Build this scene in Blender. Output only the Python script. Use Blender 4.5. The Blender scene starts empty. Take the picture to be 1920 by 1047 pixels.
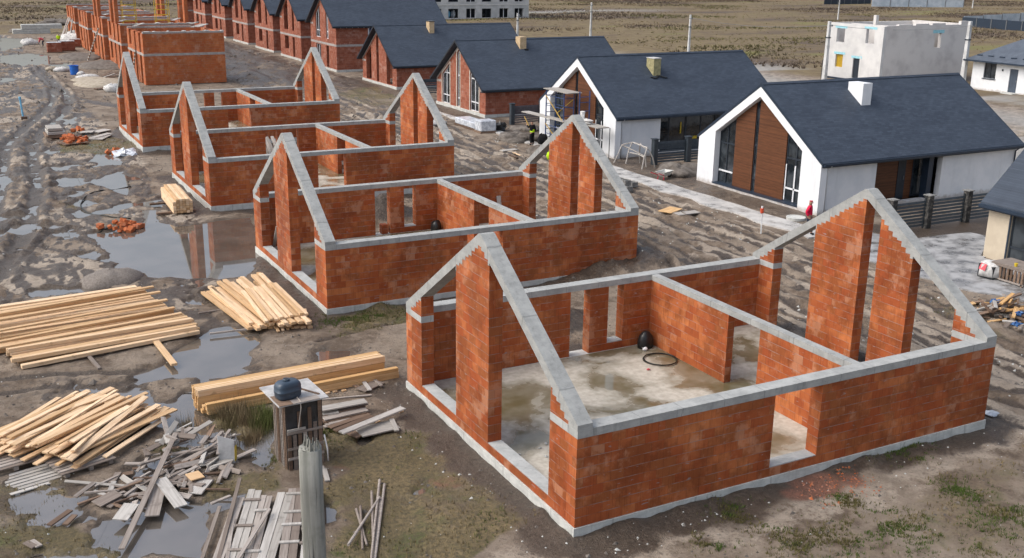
import bpy, bmesh, math, random
import numpy as np
from mathutils import Vector, Matrix
R = random.Random(11)
NR = np.random.RandomState(5)
S = bpy.context.scene
COL = S.collection
PI = math.pi
# ------------------------------------------------------------------ camera
CAM = Vector((-11.792127, -18.808141, 12.644434))
RR = [(0.88373635, -0.46777131, 0.01414507), (0.12233815, 0.26009045, 0.95780287), (0.45171170, 0.84471468, -0.28707766)]
RIGHT, UP, FWD = (Vector(v) for v in RR)
FPX = 2009.405
cam = bpy.data.objects.new("camera", bpy.data.cameras.new("camera"))
COL.objects.link(cam)
m3 = Matrix((RIGHT, UP, -FWD)).transposed()
cam.matrix_world = Matrix.Translation(CAM) @ m3.to_4x4()
cam.data.sensor_width = 36.0
cam.data.lens = 36.0 * FPX / 1920.0
cam.data.clip_end = 3000
cam.data.clip_start = 0.5
S.camera = cam


def ray(px, py):
    return RIGHT * ((px - 960) / FPX) - UP * ((py - 523.5) / FPX) + FWD


GZ = -0.25


def at(px, py, z=GZ):
    """the place on level z that the survey of the photograph gives for a spot"""
    d = ray(px, py)
    return CAM + d * ((z - CAM.z) / d.z)


# ------------------------------------------------------------------ numpy noise
def _h(ix, iy, s):
    n = (ix * 374761393 + iy * 668265263 + s * 1442695041) & 0x7fffffff
    n = ((n ^ (n >> 13)) * 1274126177) & 0x7fffffff
    return ((n ^ (n >> 16)) & 0xffff) / 65535.0


def vnoise(x, y, s=0):
    xi = np.floor(x).astype(np.int64); yi = np.floor(y).astype(np.int64)
    fx = x - xi; fy = y - yi
    fx = fx * fx * (3 - 2 * fx); fy = fy * fy * (3 - 2 * fy)
    a = _h(xi, yi, s); b = _h(xi + 1, yi, s); c = _h(xi, yi + 1, s); d = _h(xi + 1, yi + 1, s)
    return (a + (b - a) * fx) * (1 - fy) + (c + (d - c) * fx) * fy


def fbm(x, y, s=0, o=4):
    t = 0; a = 0.5; k = 0
    for i in range(o):
        t = t + a * vnoise(x, y, s + i * 7); k += a
        x = x * 2.03 + 11.3; y = y * 2.03 + 5.7; a *= 0.5
    return t / k


def sstep(a, b, x):
    t = np.clip((x - a) / (b - a), 0, 1)
    return t * t * (3 - 2 * t)


def seg_dist(X, Y, pts, closed=False):
    d = np.full(X.shape, 1e9)
    n = len(pts)
    for i in range(n if closed else n - 1):
        ax, ay = pts[i]; bx, by = pts[(i + 1) % n]
        vx, vy = bx - ax, by - ay
        L = vx * vx + vy * vy + 1e-9
        t = np.clip(((X - ax) * vx + (Y - ay) * vy) / L, 0, 1)
        d = np.minimum(d, (X - ax - t * vx) ** 2 + (Y - ay - t * vy) ** 2)
    return np.sqrt(d)


def inside(X, Y, pts):
    r = np.zeros(X.shape, bool)
    n = len(pts)
    for i in range(n):
        ax, ay = pts[i]; bx, by = pts[(i + 1) % n]
        c = ((ay > Y) != (by > Y)) & (X < (bx - ax) * (Y - ay) / (by - ay + 1e-12) + ax)
        r ^= c
    return r


def sdist(X, Y, pts):
    """signed distance to a polygon, positive inside; only worked out near it"""
    xs = [p[0] for p in pts]; ys = [p[1] for p in pts]
    m = (X > min(xs) - 4) & (X < max(xs) + 4) & (Y > min(ys) - 4) & (Y < max(ys) + 4)
    out = np.full(X.shape, -4.0)
    if m.any():
        d = seg_dist(X[m], Y[m], pts, True)
        out[m] = np.where(inside(X[m], Y[m], pts), d, -np.minimum(d, 4))
    return out


def gpoly(px):
    return [tuple(at(x, y)[:2]) for x, y in px]


# ------------------------------------------------------------------ mesh builder
class MB:
    def __init__(s):
        s.v = []; s.f = []

    def box(s, x0, y0, z0, x1, y1, z1):
        n = len(s.v)
        s.v += [(x0, y0, z0), (x1, y0, z0), (x1, y1, z0), (x0, y1, z0), (x0, y0, z1), (x1, y0, z1), (x1, y1, z1), (x0, y1, z1)]
        s.f += [tuple(n + i for i in q) for q in ((0, 3, 2, 1), (4, 5, 6, 7), (0, 1, 5, 4), (1, 2, 6, 5), (2, 3, 7, 6), (3, 0, 4, 7))]
        return s

    def extr(s, a, b):
        """two matching rings of points -> closed prism"""
        n = len(s.v); k = len(a)
        s.v += [tuple(p) for p in a] + [tuple(p) for p in b]
        s.f.append(tuple(n + i for i in reversed(range(k))))
        s.f.append(tuple(n + k + i for i in range(k)))
        for i in range(k):
            j = (i + 1) % k
            s.f.append((n + i, n + j, n + k + j, n + k + i))
        return s

    def px(s, poly, x0, x1):            # polygon in (y, z), pushed along x
        return s.extr([(x0, y, z) for y, z in poly], [(x1, y, z) for y, z in poly])

    def py(s, poly, y0, y1):            # polygon in (x, z), pushed along y
        return s.extr([(x, y0, z) for x, z in poly], [(x, y1, z) for x, z in poly])

    def pz(s, poly, z0, z1):
        return s.extr([(x, y, z0) for x, y in poly], [(x, y, z1) for x, y in poly])

    def bar(s, p, q, w, h, up=(0, 0, 1)):
        """box beam from p to q; w across, h along up"""
        p = Vector(p); q = Vector(q); d = (q - p).normalized(); u = Vector(up)
        sd = d.cross(u)
        if sd.length < 1e-4: sd = d.cross(Vector((1, 0, 0)))
        sd.normalize(); u = sd.cross(d)
        c = [sd * (w / 2 * i) + u * (h / 2 * j) for i, j in ((-1, -1), (1, -1), (1, 1), (-1, 1))]
        return s.extr([p + k for k in c], [q + k for k in c])

    def tube(s, pts, r, n=8, caps=True):
        pts = [Vector(p) for p in pts]
        rs = r if isinstance(r, (list, tuple)) else [r] * len(pts)
        base = len(s.v); up = Vector((0, 0, 1))
        for i, p in enumerate(pts):
            d = (pts[min(i + 1, len(pts) - 1)] - pts[max(i - 1, 0)])
            d = d.normalized() if d.length > 1e-9 else Vector((0, 0, 1))
            a = d.cross(up)
            if a.length < 1e-3: a = d.cross(Vector((1, 0, 0)))
            a.normalize(); b = d.cross(a)
            for k in range(n):
                t = 2 * PI * k / n
                s.v.append(tuple(p + (a * math.cos(t) + b * math.sin(t)) * rs[i]))
        for i in range(len(pts) - 1):
            for k in range(n):
                k2 = (k + 1) % n
                s.f.append((base + i * n + k, base + (i + 1) * n + k, base + (i + 1) * n + k2, base + i * n + k2))
        if caps:
            s.f.append(tuple(base + k for k in range(n)))
            s.f.append(tuple(base + (len(pts) - 1) * n + k for k in reversed(range(n))))
        return s

    def lathe(s, c, prof, n=20, sx=1, sy=1):
        c = Vector(c)
        return s.rings([[(c.x + r * math.cos(2 * PI * k / n) * sx, c.y + r * math.sin(2 * PI * k / n) * sy, c.z + z) for k in range(n)] for r, z in prof])

    def rings(s, rs):
        base = len(s.v); n = len(rs[0])
        for r in rs: s.v += [tuple(p) for p in r]
        for i in range(len(rs) - 1):
            for k in range(n):
                k2 = (k + 1) % n
                s.f.append((base + i * n + k, base + i * n + k2, base + (i + 1) * n + k2, base + (i + 1) * n + k))
        s.f.append(tuple(base + k for k in reversed(range(n))))
        s.f.append(tuple(base + (len(rs) - 1) * n + k for k in range(n)))
        return s

    def blob(s, c, r, seed=0, n=10, m=7, flat=1.0, rough=0.25):
        rd = random.Random(seed); c = Vector(c); rs = []
        rx, ry, rz = r if isinstance(r, (tuple, list)) else (r, r, r)
        ph = [rd.uniform(0, 6.28) for _ in range(6)]
        for i in range(m + 1):
            th = PI * (0.04 + 0.92 * i / m)
            ring = []
            for k in range(n):
                a = 2 * PI * k / n
                q = 1 + rough * (0.5 * math.sin(3 * a + ph[0] + 2 * th) + 0.4 * math.sin(5 * a + ph[1] - 3 * th) + rd.uniform(-.5, .5))
                ring.append((c.x + rx * q * math.sin(th) * math.cos(a), c.y + ry * q * math.sin(th) * math.sin(a), c.z - rz * q * math.cos(th)))
            rs.append(ring)
        return s.rings(rs)

    def mesh(s, name, off=(0, 0, 0), smooth=False, bevel=0):
        me = bpy.data.meshes.new(name)
        o = Vector(off)
        me.from_pydata([tuple(Vector(v) - o) for v in s.v], [], s.f)
        bm = bmesh.new(); bm.from_mesh(me)
        bmesh.ops.recalc_face_normals(bm, faces=bm.faces)
        if bevel:
            bmesh.ops.bevel(bm, geom=bm.edges[:], offset=bevel, segments=1, affect='EDGES')
        if smooth:
            for f in bm.faces: f.smooth = True
        bm.to_mesh(me); bm.free()
        return me


def root_loc(o):
    while o.parent: o = o.parent
    return o.location


def part(name, mb, mat, parent=None, label=None, smooth=False, bevel=0, local=False):
    """ONE mesh object; mb is in world metres unless local"""
    off = (0, 0, 0)
    if parent is not None and not local: off = root_loc(parent)
    me = mb.mesh(name, off, smooth, bevel)
    if mat: me.materials.append(mat)
    o = bpy.data.objects.new(name, me); COL.objects.link(o)
    if parent is not None: o.parent = parent
    if label: o['label'] = label
    return o


def thing(name, label, cat, loc=(0, 0, 0), rotz=0, group=None):
    o = bpy.data.objects.new(name, None); COL.objects.link(o)
    o.empty_display_size = 0.3
    o.location = loc; o.rotation_euler = (0, 0, rotz)
    return tag(o, label, cat, group)


def tag(o, label, cat, group=None):
    o['label'] = label; o['category'] = cat
    if group: o['group'] = group
    return o


def solo(name, mb, mat, label, cat, group=None, smooth=False, bevel=0, loc=None):
    """a thing that is one mesh, its origin at its base"""
    if loc is None:
        xs = [v[0] for v in mb.v]; ys = [v[1] for v in mb.v]; zs = [v[2] for v in mb.v]
        loc = ((min(xs) + max(xs)) / 2, (min(ys) + max(ys)) / 2, min(zs))
    me = mb.mesh(name, loc, smooth, bevel)
    if mat: me.materials.append(mat)
    o = bpy.data.objects.new(name, me); COL.objects.link(o); o.location = loc
    return tag(o, label, cat, group)


def struct(name, mb, mat, kind='structure', smooth=False):
    o = part(name, mb, mat, smooth=smooth); o['kind'] = kind
    return o


def dup(o, loc, label=None, rotz=None):
    c = o.copy(); COL.objects.link(c)
    c.location = loc
    if rotz is not None: c.rotation_euler = (0, 0, rotz)
    if label: c['label'] = label
    for ch in list(o.children):
        d = ch.copy(); COL.objects.link(d); d.parent = c
        for g in ch.children:
            e = g.copy(); COL.objects.link(e); e.parent = d
    return c


# ------------------------------------------------------------------ materials
class NT:
    def __init__(s, name, rough=0.8, spec=0.3):
        s.m = bpy.data.materials.new(name); s.m.use_nodes = True
        s.t = s.m.node_tree; s.n = s.t.nodes; s.l = s.t.links
        s.b = s.n["Principled BSDF"]
        s.b.inputs["Roughness"].default_value = rough
        s.b.inputs["Specular IOR Level"].default_value = spec

    def node(s, typ, **kw):
        n = s.n.new(typ)
        for k, v in kw.items():
            if k.startswith("i_"):
                key = k[2:].replace("_", " ")
                n.inputs[int(key) if key.isdigit() else key].default_value = v
            else: setattr(n, k, v)
        return n

    def link(s, a, b): s.l.new(a, b)

    def put(s, sock, v):
        if isinstance(v, bpy.types.NodeSocket): s.l.new(v, sock)
        else: sock.default_value = v

    def math(s, op, a, b=0.0, c=0.0, clamp=False):
        n = s.n.new("ShaderNodeMath"); n.operation = op; n.use_clamp = clamp
        s.put(n.inputs[0], a); s.put(n.inputs[1], b); s.put(n.inputs[2], c)
        return n.outputs[0]

    def coord(s, kind="Object"):
        if not hasattr(s, "_tc"): s._tc = s.n.new("ShaderNodeTexCoord")
        return s._tc.outputs[kind]

    def mapv(s, v, scale=(1, 1, 1), loc=(0, 0, 0), rot=(0, 0, 0)):
        n = s.n.new("ShaderNodeMapping")
        s.l.new(v, n.inputs[0]); n.inputs["Scale"].default_value = scale
        n.inputs["Rotation"].default_value = rot
        s.put(n.inputs["Location"], loc)
        return n.outputs[0]

    def noise(s, v, scale, detail=4, rough=0.6, dist=0.0):
        n = s.n.new("ShaderNodeTexNoise"); s.l.new(v, n.inputs["Vector"])
        n.inputs["Scale"].default_value = scale; n.inputs["Detail"].default_value = detail
        n.inputs["Roughness"].default_value = rough; n.inputs["Distortion"].default_value = dist
        return n.outputs["Fac"]

    def ramp(s, f, a, b, lo=0.0, hi=1.0):
        n = s.n.new("ShaderNodeMapRange"); n.interpolation_type = 'SMOOTHSTEP'
        s.put(n.inputs[0], f)
        for i, v in enumerate((a, b, lo, hi)): s.put(n.inputs[i + 1], v)
        return n.outputs[0]

    def mix(s, f, a, b, mode='MIX'):
        n = s.n.new("ShaderNodeMix"); n.data_type = 'RGBA'; n.blend_type = mode
        s.put(n.inputs[0], f)
        for k, v in ((6, a), (7, b)):
            if isinstance(v, tuple): v = (*v[:3], 1)
            s.put(n.inputs[k], v)
        return n.outputs[2]

    def rnd(s):
        if not hasattr(s, "_oi"): s._oi = s.n.new("ShaderNodeObjectInfo")
        return s._oi.outputs["Random"]

    def offs(s, k=37.0):
        """object coordinates shifted by a per-object amount, so copies differ"""
        c = s.n.new("ShaderNodeVectorMath"); c.operation = 'ADD'
        s.l.new(s.coord(), c.inputs[0])
        q = s.n.new("ShaderNodeCombineXYZ")
        r = s.math('MULTIPLY', s.rnd(), k)
        for i in range(3): s.l.new(r, q.inputs[i])
        s.l.new(q.outputs[0], c.inputs[1])
        return c.outputs[0]

    def bump(s, h, strength=0.3, dist=0.02):
        n = s.n.new("ShaderNodeBump"); n.inputs["Strength"].default_value = strength
        n.inputs["Distance"].default_value = dist
        s.l.new(h, n.inputs["Height"]); s.l.new(n.outputs[0], s.b.inputs["Normal"])

    def color(s, c):
        s.put(s.b.inputs["Base Color"], (*c[:3], 1) if isinstance(c, tuple) else c)
        return s.m

    def rough(s, r): s.put(s.b.inputs["Roughness"], r)


def wallcoord(k):
    """(u, z, 0): u runs along whichever wall the face belongs to"""
    sp = k.node("ShaderNodeSeparateXYZ"); k.link(k.coord(), sp.inputs[0])
    ge = k.node("ShaderNodeNewGeometry"); sn = k.node("ShaderNodeSeparateXYZ"); k.link(ge.outputs["Normal"], sn.inputs[0])
    f = k.math('GREATER_THAN', k.math('ABSOLUTE', sn.outputs[0]), 0.5)
    u = k.math('ADD', k.math('MULTIPLY', f, sp.outputs[1]), k.math('MULTIPLY', k.math('SUBTRACT', 1.0, f), sp.outputs[0]))
    cb = k.node("ShaderNodeCombineXYZ"); k.link(u, cb.inputs[0]); k.link(sp.outputs[2], cb.inputs[1])
    return cb.outputs[0], u, sp.outputs[2], f


def m_brick(name, c1, c2, mortar, bw=0.375, bh=0.25, stain=0.5, pale=(0.5, 0.30, 0.22)):
    k = NT(name, 0.75, 0.25)
    uv, u, z, f = wallcoord(k)
    br = k.node("ShaderNodeTexBrick", offset=0.5)
    br.inputs["Scale"].default_value = 1; br.inputs["Brick Width"].default_value = bw; br.inputs["Row Height"].default_value = bh
    br.inputs["Mortar Size"].default_value = 0.005; br.inputs["Mortar Smooth"].default_value = 0.6; br.inputs["Bias"].default_value = -0.1
    br.inputs["Color1"].default_value = (0, 0, 0, 1); br.inputs["Color2"].default_value = (1, 1, 1, 1); br.inputs["Mortar"].default_value = (0.4, 0.4, 0.4, 1)
    k.link(uv, br.inputs["Vector"])
    o = k.offs()
    tone = k.math('ADD', k.math('MULTIPLY', br.outputs["Color"], 0.82), k.math('MULTIPLY', k.noise(o, 1.3, 4), 1.0))
    c = k.mix(k.ramp(tone, 0.35, 1.35), c1, c2)
    # damp block: whole patches that have drunk rain are darker
    wet = k.ramp(k.math('ADD', k.noise(o, 0.45, 6, 0.68), k.math('MULTIPLY', br.outputs["Color"], 0.20)), 0.52, 0.66)
    c = k.mix(k.math('MULTIPLY', wet, stain), c, tuple(x * 0.42 for x in c1))
    # fine upright ribs of hollow clay blocks
    rib = k.noise(k.mapv(uv, (26, 1.1, 1)), 1.0, 2, 0.5)
    c = k.mix(k.ramp(rib, 0.50, 0.74, 0, 0.45), c, tuple(x * 0.5 for x in c1))
    # lime bloom and mortar smears
    bl = k.noise(o, 2.3, 6, 0.72)
    c = k.mix(k.ramp(bl, 0.54, 0.76, 0, 0.45), c, pale)
    c = k.mix(k.ramp(k.math('ADD', k.noise(o, 0.8, 5, .7), k.math('MULTIPLY', k.math('SUBTRACT', br.outputs["Color"], .5), 0.13)), 0.54, 0.64, 0, 0.42), c, pale)
    sm = k.noise(k.mapv(uv, (2.6, 9, 1), (3.3, 1.7, 0)), 1.0, 3, 0.6)
    c = k.mix(k.ramp(sm, 0.66, 0.72, 0, 0.7), c, (0.29, 0.265, 0.265))
    # butt joints are dry and dark, bed joints hold a thin uneven line of mortar
    c = k.mix(k.math('MULTIPLY', br.outputs["Fac"], 0.6), c, tuple(x * 0.4 for x in c1))
    fz = k.math('ABSOLUTE', k.math('SUBTRACT', k.math('FRACT', k.math('ADD', k.math('DIVIDE', z, bh), 0.5)), 0.5))
    bed = k.math('MULTIPLY', k.ramp(fz, 0.016, 0.05, 1, 0), k.ramp(k.noise(k.mapv(uv, (1.3, 4, 1)), 1.6, 4, .6), 0.38, 0.60, 0.05, 0.62))
    c = k.mix(bed, c, mortar)
    k.color(c)
    h = k.math('SUBTRACT', k.math('MULTIPLY', rib, 0.35), br.outputs["Fac"])
    k.bump(h, 0.5, 0.012)
    k.rough(k.ramp(wet, 0, 1, 0.85, 0.5))
    return k.m


def m_noise(name, a, b, scale=3, rough=0.8, spec=0.3, detail=6, lo=0.35, hi=0.65, bump=0.2, bd=0.01, obj=True, stretch=(1, 1, 1)):
    k = NT(name, rough, spec)
    v = k.mapv(k.offs() if obj else k.coord(), stretch)
    n = k.noise(v, scale, detail, 0.65)
    k.color(k.mix(k.ramp(n, lo, hi), a, b))
    if bump: k.bump(n, bump, bd)
    return k.m


def m_plain(name, c, rough=0.5, spec=0.4, metal=0.0, var=0.12):
    k = NT(name, rough, spec)
    n = k.noise(k.offs(), 4, 4)
    k.color(k.mix(k.ramp(n, 0.3, 0.7), tuple(x * (1 - var) for x in c), tuple(min(1, x * (1 + var)) for x in c)))
    k.b.inputs["Metallic"].default_value = metal
    return k.m


def m_concrete(name, a, b, joint=1.25, along=True, axis_i=None):
    k = NT(name, 0.85, 0.25)
    o = k.offs()
    n = k.noise(o, 2.2, 6, 0.7); n2 = k.noise(k.mapv(o, (1.5, 1.5, 9)), 1.5, 4)
    c = k.mix(k.ramp(k.math('ADD', k.math('MULTIPLY', n, .7), k.math('MULTIPLY', n2, .3)), 0.34, 0.66), a, b)
    c = k.mix(k.ramp(k.noise(o, 14, 3), 0.55, 0.8, 0, 0.35), c, tuple(x * 0.6 for x in a))
    h = n
    dr = k.noise(k.mapv(o, (7, 7, .7)), 1.0, 4, .6)
    c = k.mix(k.ramp(dr, .55, .72, 0, .35), c, tuple(x * 0.55 for x in a))
    c = k.mix(k.ramp(k.noise(o, 26, 2), .70, .76, 0, .6), c, tuple(x * 0.4 for x in a))
    if along:
        uv, u, z, f = wallcoord(k)
        sp = k.node("ShaderNodeSeparateXYZ"); k.link(k.coord(), sp.inputs[0])
        p = k.math('ADD', sp.outputs[0], sp.outputs[1]) if axis_i is None else k.math('ADD', sp.outputs[axis_i], 0.0)
        p = k.math('ADD', p, k.math('MULTIPLY', k.noise(o, 0.8, 2), 0.35))
        fr = k.math('ABSOLUTE', k.math('SUBTRACT', k.math('FRACT', k.math('DIVIDE', p, joint)), 0.5))
        j = k.ramp(fr, 0.0, 0.018, 1, 0)
        c = k.mix(k.math('MULTIPLY', j, 0.45), c, tuple(x * 0.45 for x in a))
        h = k.math('SUBTRACT', n, j)
    k.color(c); k.bump(h, 0.35, 0.015)
    return k.m


def m_wood(name, cols, grain=0.35, rough=0.75, dirt=0.25):
    k = NT(name, rough, 0.25)
    o = k.offs(91.0)
    g = k.noise(k.mapv(o, (1.2, 22, 22)), 1.0, 4, 0.6)
    c = k.mix(k.ramp(k.rnd(), 0.0, 1.0), cols[0], cols[1])
    c = k.mix(k.ramp(g, 0.35, 0.7, 0, grain), c, cols[2])
    c = k.mix(k.ramp(k.noise(o, 2.6, 4), 0.56, 0.75, 0, dirt), c, tuple(x * 0.45 for x in cols[2]))
    kn = k.noise(k.mapv(o, (2.2, 9, 9)), 1.0, 1)
    c = k.mix(k.ramp(kn, 0.77, 0.83, 0, 0.7), c, tuple(x * 0.4 for x in cols[2]))
    k.color(c); k.bump(g, 0.3, 0.004)
    return k.m


M = {}
M['brick'] = m_brick('fired_clay_block', (0.32, 0.074, 0.023), (0.55, 0.185, 0.064), (0.32, 0.28, 0.27), stain=.6, pale=(0.56, 0.29, 0.18))
M['brick_far'] = m_brick('fired_clay_block_dull', (0.26, 0.080, 0.046), (0.40, 0.150, 0.092), (0.34, 0.27, 0.24), stain=0.25, pale=(0.45, 0.28, 0.23))
M['brick_row'] = m_brick('fired_clay_block_bright', (0.40, 0.105, 0.036), (0.55, 0.190, 0.072), (0.34, 0.27, 0.24), stain=0.4)
M['concrete'] = m_concrete('cast_concrete', (0.33, 0.345, 0.34), (0.45, 0.46, 0.45))
M['concrete_x'] = m_concrete('ring_beam_concrete', (0.29, 0.30, 0.295), (0.41, 0.42, 0.41), axis_i=0)
M['concrete_y'] = m_concrete('gable_beam_concrete', (0.27, 0.28, 0.275), (0.385, 0.395, 0.385), joint=1.9, axis_i=1)
M['band'] = m_concrete('concrete_band', (0.30, 0.27, 0.25), (0.44, 0.41, 0.39), along=False)
M['plinth'] = m_concrete('foundation_concrete', (0.42, 0.43, 0.41), (0.60, 0.61, 0.58), joint=2.4)
M['white'] = m_noise('white_plaster', (0.70, 0.73, 0.76), (0.80, 0.82, 0.84), 0.9, 0.8, 0.25, bump=0.05)
def m_white():
    k = NT('white_plaster', .8, .25)
    o = k.coord(); n = k.noise(o, .9, 5, .6); sp = k.node("ShaderNodeSeparateXYZ"); k.link(o, sp.inputs[0])
    c = k.mix(k.ramp(n, .35, .65), (0.70, 0.73, 0.76), (0.79, 0.81, 0.83))
    st = k.noise(k.mapv(o, (2.2, 2.2, .25)), 1.0, 4, .6)
    c = k.mix(k.ramp(st, .52, .75, 0, .22), c, (0.46, 0.47, 0.47))
    d = k.math('SUBTRACT', k.ramp(sp.outputs[2], -.1, .75, 1, 0), k.math('MULTIPLY', k.noise(o, 3.0, 5, .7), .95))
    c = k.mix(k.ramp(d, .0, .6, 0, .75), c, (0.34, 0.29, 0.24))
    k.color(c)
    return k.m


M['white'] = m_white()
M['tan'] = m_noise('tan_plaster', (0.50, 0.43, 0.33), (0.56, 0.49, 0.38), 1.5, 0.85, bump=0.05)
M['aac'] = m_noise('pale_block_wall', (0.50, 0.48, 0.47), (0.64, 0.62, 0.60), 0.35, 0.9, lo=0.3, hi=0.55, bump=0.1)
M['aac_light'] = m_noise('pale_block_face', (0.53, 0.53, 0.53), (0.64, 0.64, 0.63), 0.6, 0.9, bump=0.1)
M['aac_grey'] = m_noise('grey_block_wall', (0.42, 0.43, 0.44), (0.58, 0.58, 0.59), 0.5, 0.9, bump=0.1)
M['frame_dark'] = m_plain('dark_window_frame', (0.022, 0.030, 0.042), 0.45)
M['frame_white'] = m_plain('white_window_frame', (0.70, 0.72, 0.75), 0.4)
M['reveal'] = m_noise('pale_window_reveal', (0.42, 0.38, 0.33), (0.56, 0.51, 0.45), 5, 0.9)
M['gutter'] = m_plain('dark_blue_metal', (0.018, 0.032, 0.055), 0.4, 0.5)
M['fence'] = m_noise('dark_grey_metal_sheet', (0.026, 0.036, 0.046), (0.042, 0.054, 0.066), 5, 0.45, 0.5, bump=0)
M['fence_brown'] = m_noise('brown_grey_metal_sheet', (0.055, 0.045, 0.050), (0.085, 0.070, 0.075), 5, 0.45, 0.5, bump=0)
M['stone'] = m_noise('patchy_fence_pillar', (0.035, 0.036, 0.037), (0.17, 0.16, 0.145), 5, 0.9, lo=0.45, hi=0.7, bump=0.4)
M['black'] = m_plain('black_plastic', (0.012, 0.013, 0.014), 0.35, 0.5)
M['hose'] = m_plain('black_hose', (0.014, 0.017, 0.014), 0.5, 0.4)
M['tank'] = m_plain('dark_blue_plastic', (0.038, 0.060, 0.090), 0.38, 0.5)
M['blue'] = m_plain('bright_blue_plastic', (0.012, 0.13, 0.52), 0.4, 0.5)
M['pipe_blue'] = m_plain('pale_blue_pipe', (0.18, 0.46, 0.68), 0.4)
M['steel_blue'] = m_plain('blue_steel_tube', (0.020, 0.055, 0.17), 0.45, 0.5)
M['steel_grey'] = m_plain('grey_steel_tube', (0.16, 0.17, 0.18), 0.45, 0.5, 0.3)
M['yellow'] = m_plain('yellow_paint', (0.62, 0.45, 0.03), 0.5)
M['ochre'] = m_plain('ochre_steel_tube', (0.42, 0.27, 0.045), 0.5)
M['whiteplastic'] = m_plain('white_plastic', (0.75, 0.76, 0.76), 0.4)
M['bag'] = m_noise('white_woven_bag', (0.40, 0.40, 0.39), (0.66, 0.65, 0.63), 5, 0.7, bump=0.4, bd=0.04)
M['foil'] = m_noise('clear_foil_wrap', (0.42, 0.46, 0.52), (0.72, 0.76, 0.80), 4, 0.22, 0.6, bump=0.6, bd=0.04)
M['foil_blue'] = m_noise('blue_foil', (0.02, 0.07, 0.22), (0.06, 0.16, 0.36), 5, .4)
M['red'] = m_plain('red_cloth', (0.55, 0.012, 0.055), 0.8, 0.2, var=0.25)
M['pink'] = m_plain('pink_red_cloth', (0.55, 0.10, 0.12), 0.8, 0.2)
M['hivis'] = m_plain('lime_hi_vis_cloth', (0.50, 0.80, 0.02), 0.8, 0.2)
M['navy'] = m_plain('navy_cloth', (0.020, 0.028, 0.050), 0.85, 0.2, var=0.3)
M['blackcloth'] = m_plain('black_cloth', (0.014, 0.014, 0.016), 0.85, 0.2, var=0.3)
M['skin'] = m_plain('skin', (0.42, 0.24, 0.17), 0.55, 0.3)
M['hair'] = m_plain('dark_hair', (0.03, 0.02, 0.015), 0.7)
M['pole'] = m_noise('utility_pole_concrete', (0.42, 0.43, 0.43), (0.60, 0.61, 0.61), 1.2, 0.85)
M['orange'] = m_plain('orange_red_paint', (0.60, 0.08, 0.03), 0.6)
M['insul'] = m_noise('yellow_green_insulation', (0.26, 0.24, 0.13), (0.40, 0.36, 0.20), 6, 0.9)
M['chimney_tan'] = m_noise('tan_chimney_board', (0.46, 0.34, 0.20), (0.58, 0.44, 0.28), 3, 0.85)
M['wood_new'] = m_wood('fresh_sawn_pine', ((0.57, 0.385, 0.215), (0.82, 0.63, 0.43), (0.47, 0.27, 0.12)), 0.5, dirt=0.5)
M['wood_gold'] = m_wood('golden_sawn_pine', ((0.58, 0.36, 0.16), (0.68, 0.46, 0.24), (0.38, 0.19, 0.06)), 0.45, dirt=0.2)
M['wood_old'] = m_wood('weathered_board', ((0.20, 0.165, 0.14), (0.42, 0.38, 0.345), (0.13, 0.10, 0.085)), 0.55, dirt=0.55)
M['wood_pale'] = m_wood('pale_weathered_board', ((0.36, 0.34, 0.31), (0.50, 0.48, 0.45), (0.21, 0.19, 0.17)), 0.5, dirt=0.5)
M['wood_brown'] = m_wood('wet_brown_board', ((0.13, 0.085, 0.06), (0.26, 0.18, 0.13), (0.07, 0.045, 0.03)), 0.5, dirt=0.4)
M['post'] = m_wood('grey_green_weathered_post', ((0.19, 0.195, 0.165), (0.19, 0.195, 0.165), (0.105, 0.11, 0.09)), 0.7, dirt=0.75)
def m_post():
    k = NT('grey_green_weathered_post', .9, .2)
    o = k.coord()
    g = k.noise(k.mapv(o, (18, 18, .8)), 1.0, 6, .7); b = k.noise(o, 3.0, 6, .7); cr = k.noise(k.mapv(o, (22, 22, .55), (3, 3, 1)), 1.0, 3, .5)
    c = k.mix(k.ramp(g, .35, .65), (0.205, 0.208, 0.185), (0.30, 0.30, 0.275))
    c = k.mix(k.ramp(b, .48, .72, 0, .5), c, (0.15, 0.155, 0.125))
    c = k.mix(k.ramp(cr, .60, .66, 0, .85), c, (0.03, 0.03, 0.026))
    k.color(c); k.bump(k.math('SUBTRACT', g, k.ramp(cr, .58, .66)), .8, .012)
    return k.m


M['post'] = m_post()
M['blockgrey'] = m_noise('grey_concrete_block', (0.15, 0.15, 0.145), (0.27, 0.27, 0.26), 4, 0.9)
M['sheet'] = m_noise('old_flat_roof_sheet', (0.34, 0.34, 0.34), (0.52, 0.52, 0.52), 2.5, 0.7, bump=0.1)
M['tarp'] = m_noise('black_tarpaulin', (0.010, 0.012, 0.015), (0.028, 0.032, 0.038), 3, 0.28, 0.6, bump=1.0, bd=0.06)
M['sand'] = m_noise('pale_sand', (0.30, 0.26, 0.20), (0.42, 0.37, 0.30), 3, 0.95, bump=0.5, bd=0.03)
M['soil'] = m_noise('dark_soil', (0.085, 0.072, 0.062), (0.19, 0.17, 0.15), 2.5, 0.9, bump=0.8, bd=0.05, lo=0.3, hi=0.7)
M['gravelheap'] = m_noise('grey_gravel', (0.15, 0.132, 0.115), (0.23, 0.205, 0.185), 14, 0.9, bump=0.4, bd=0.02)


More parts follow.
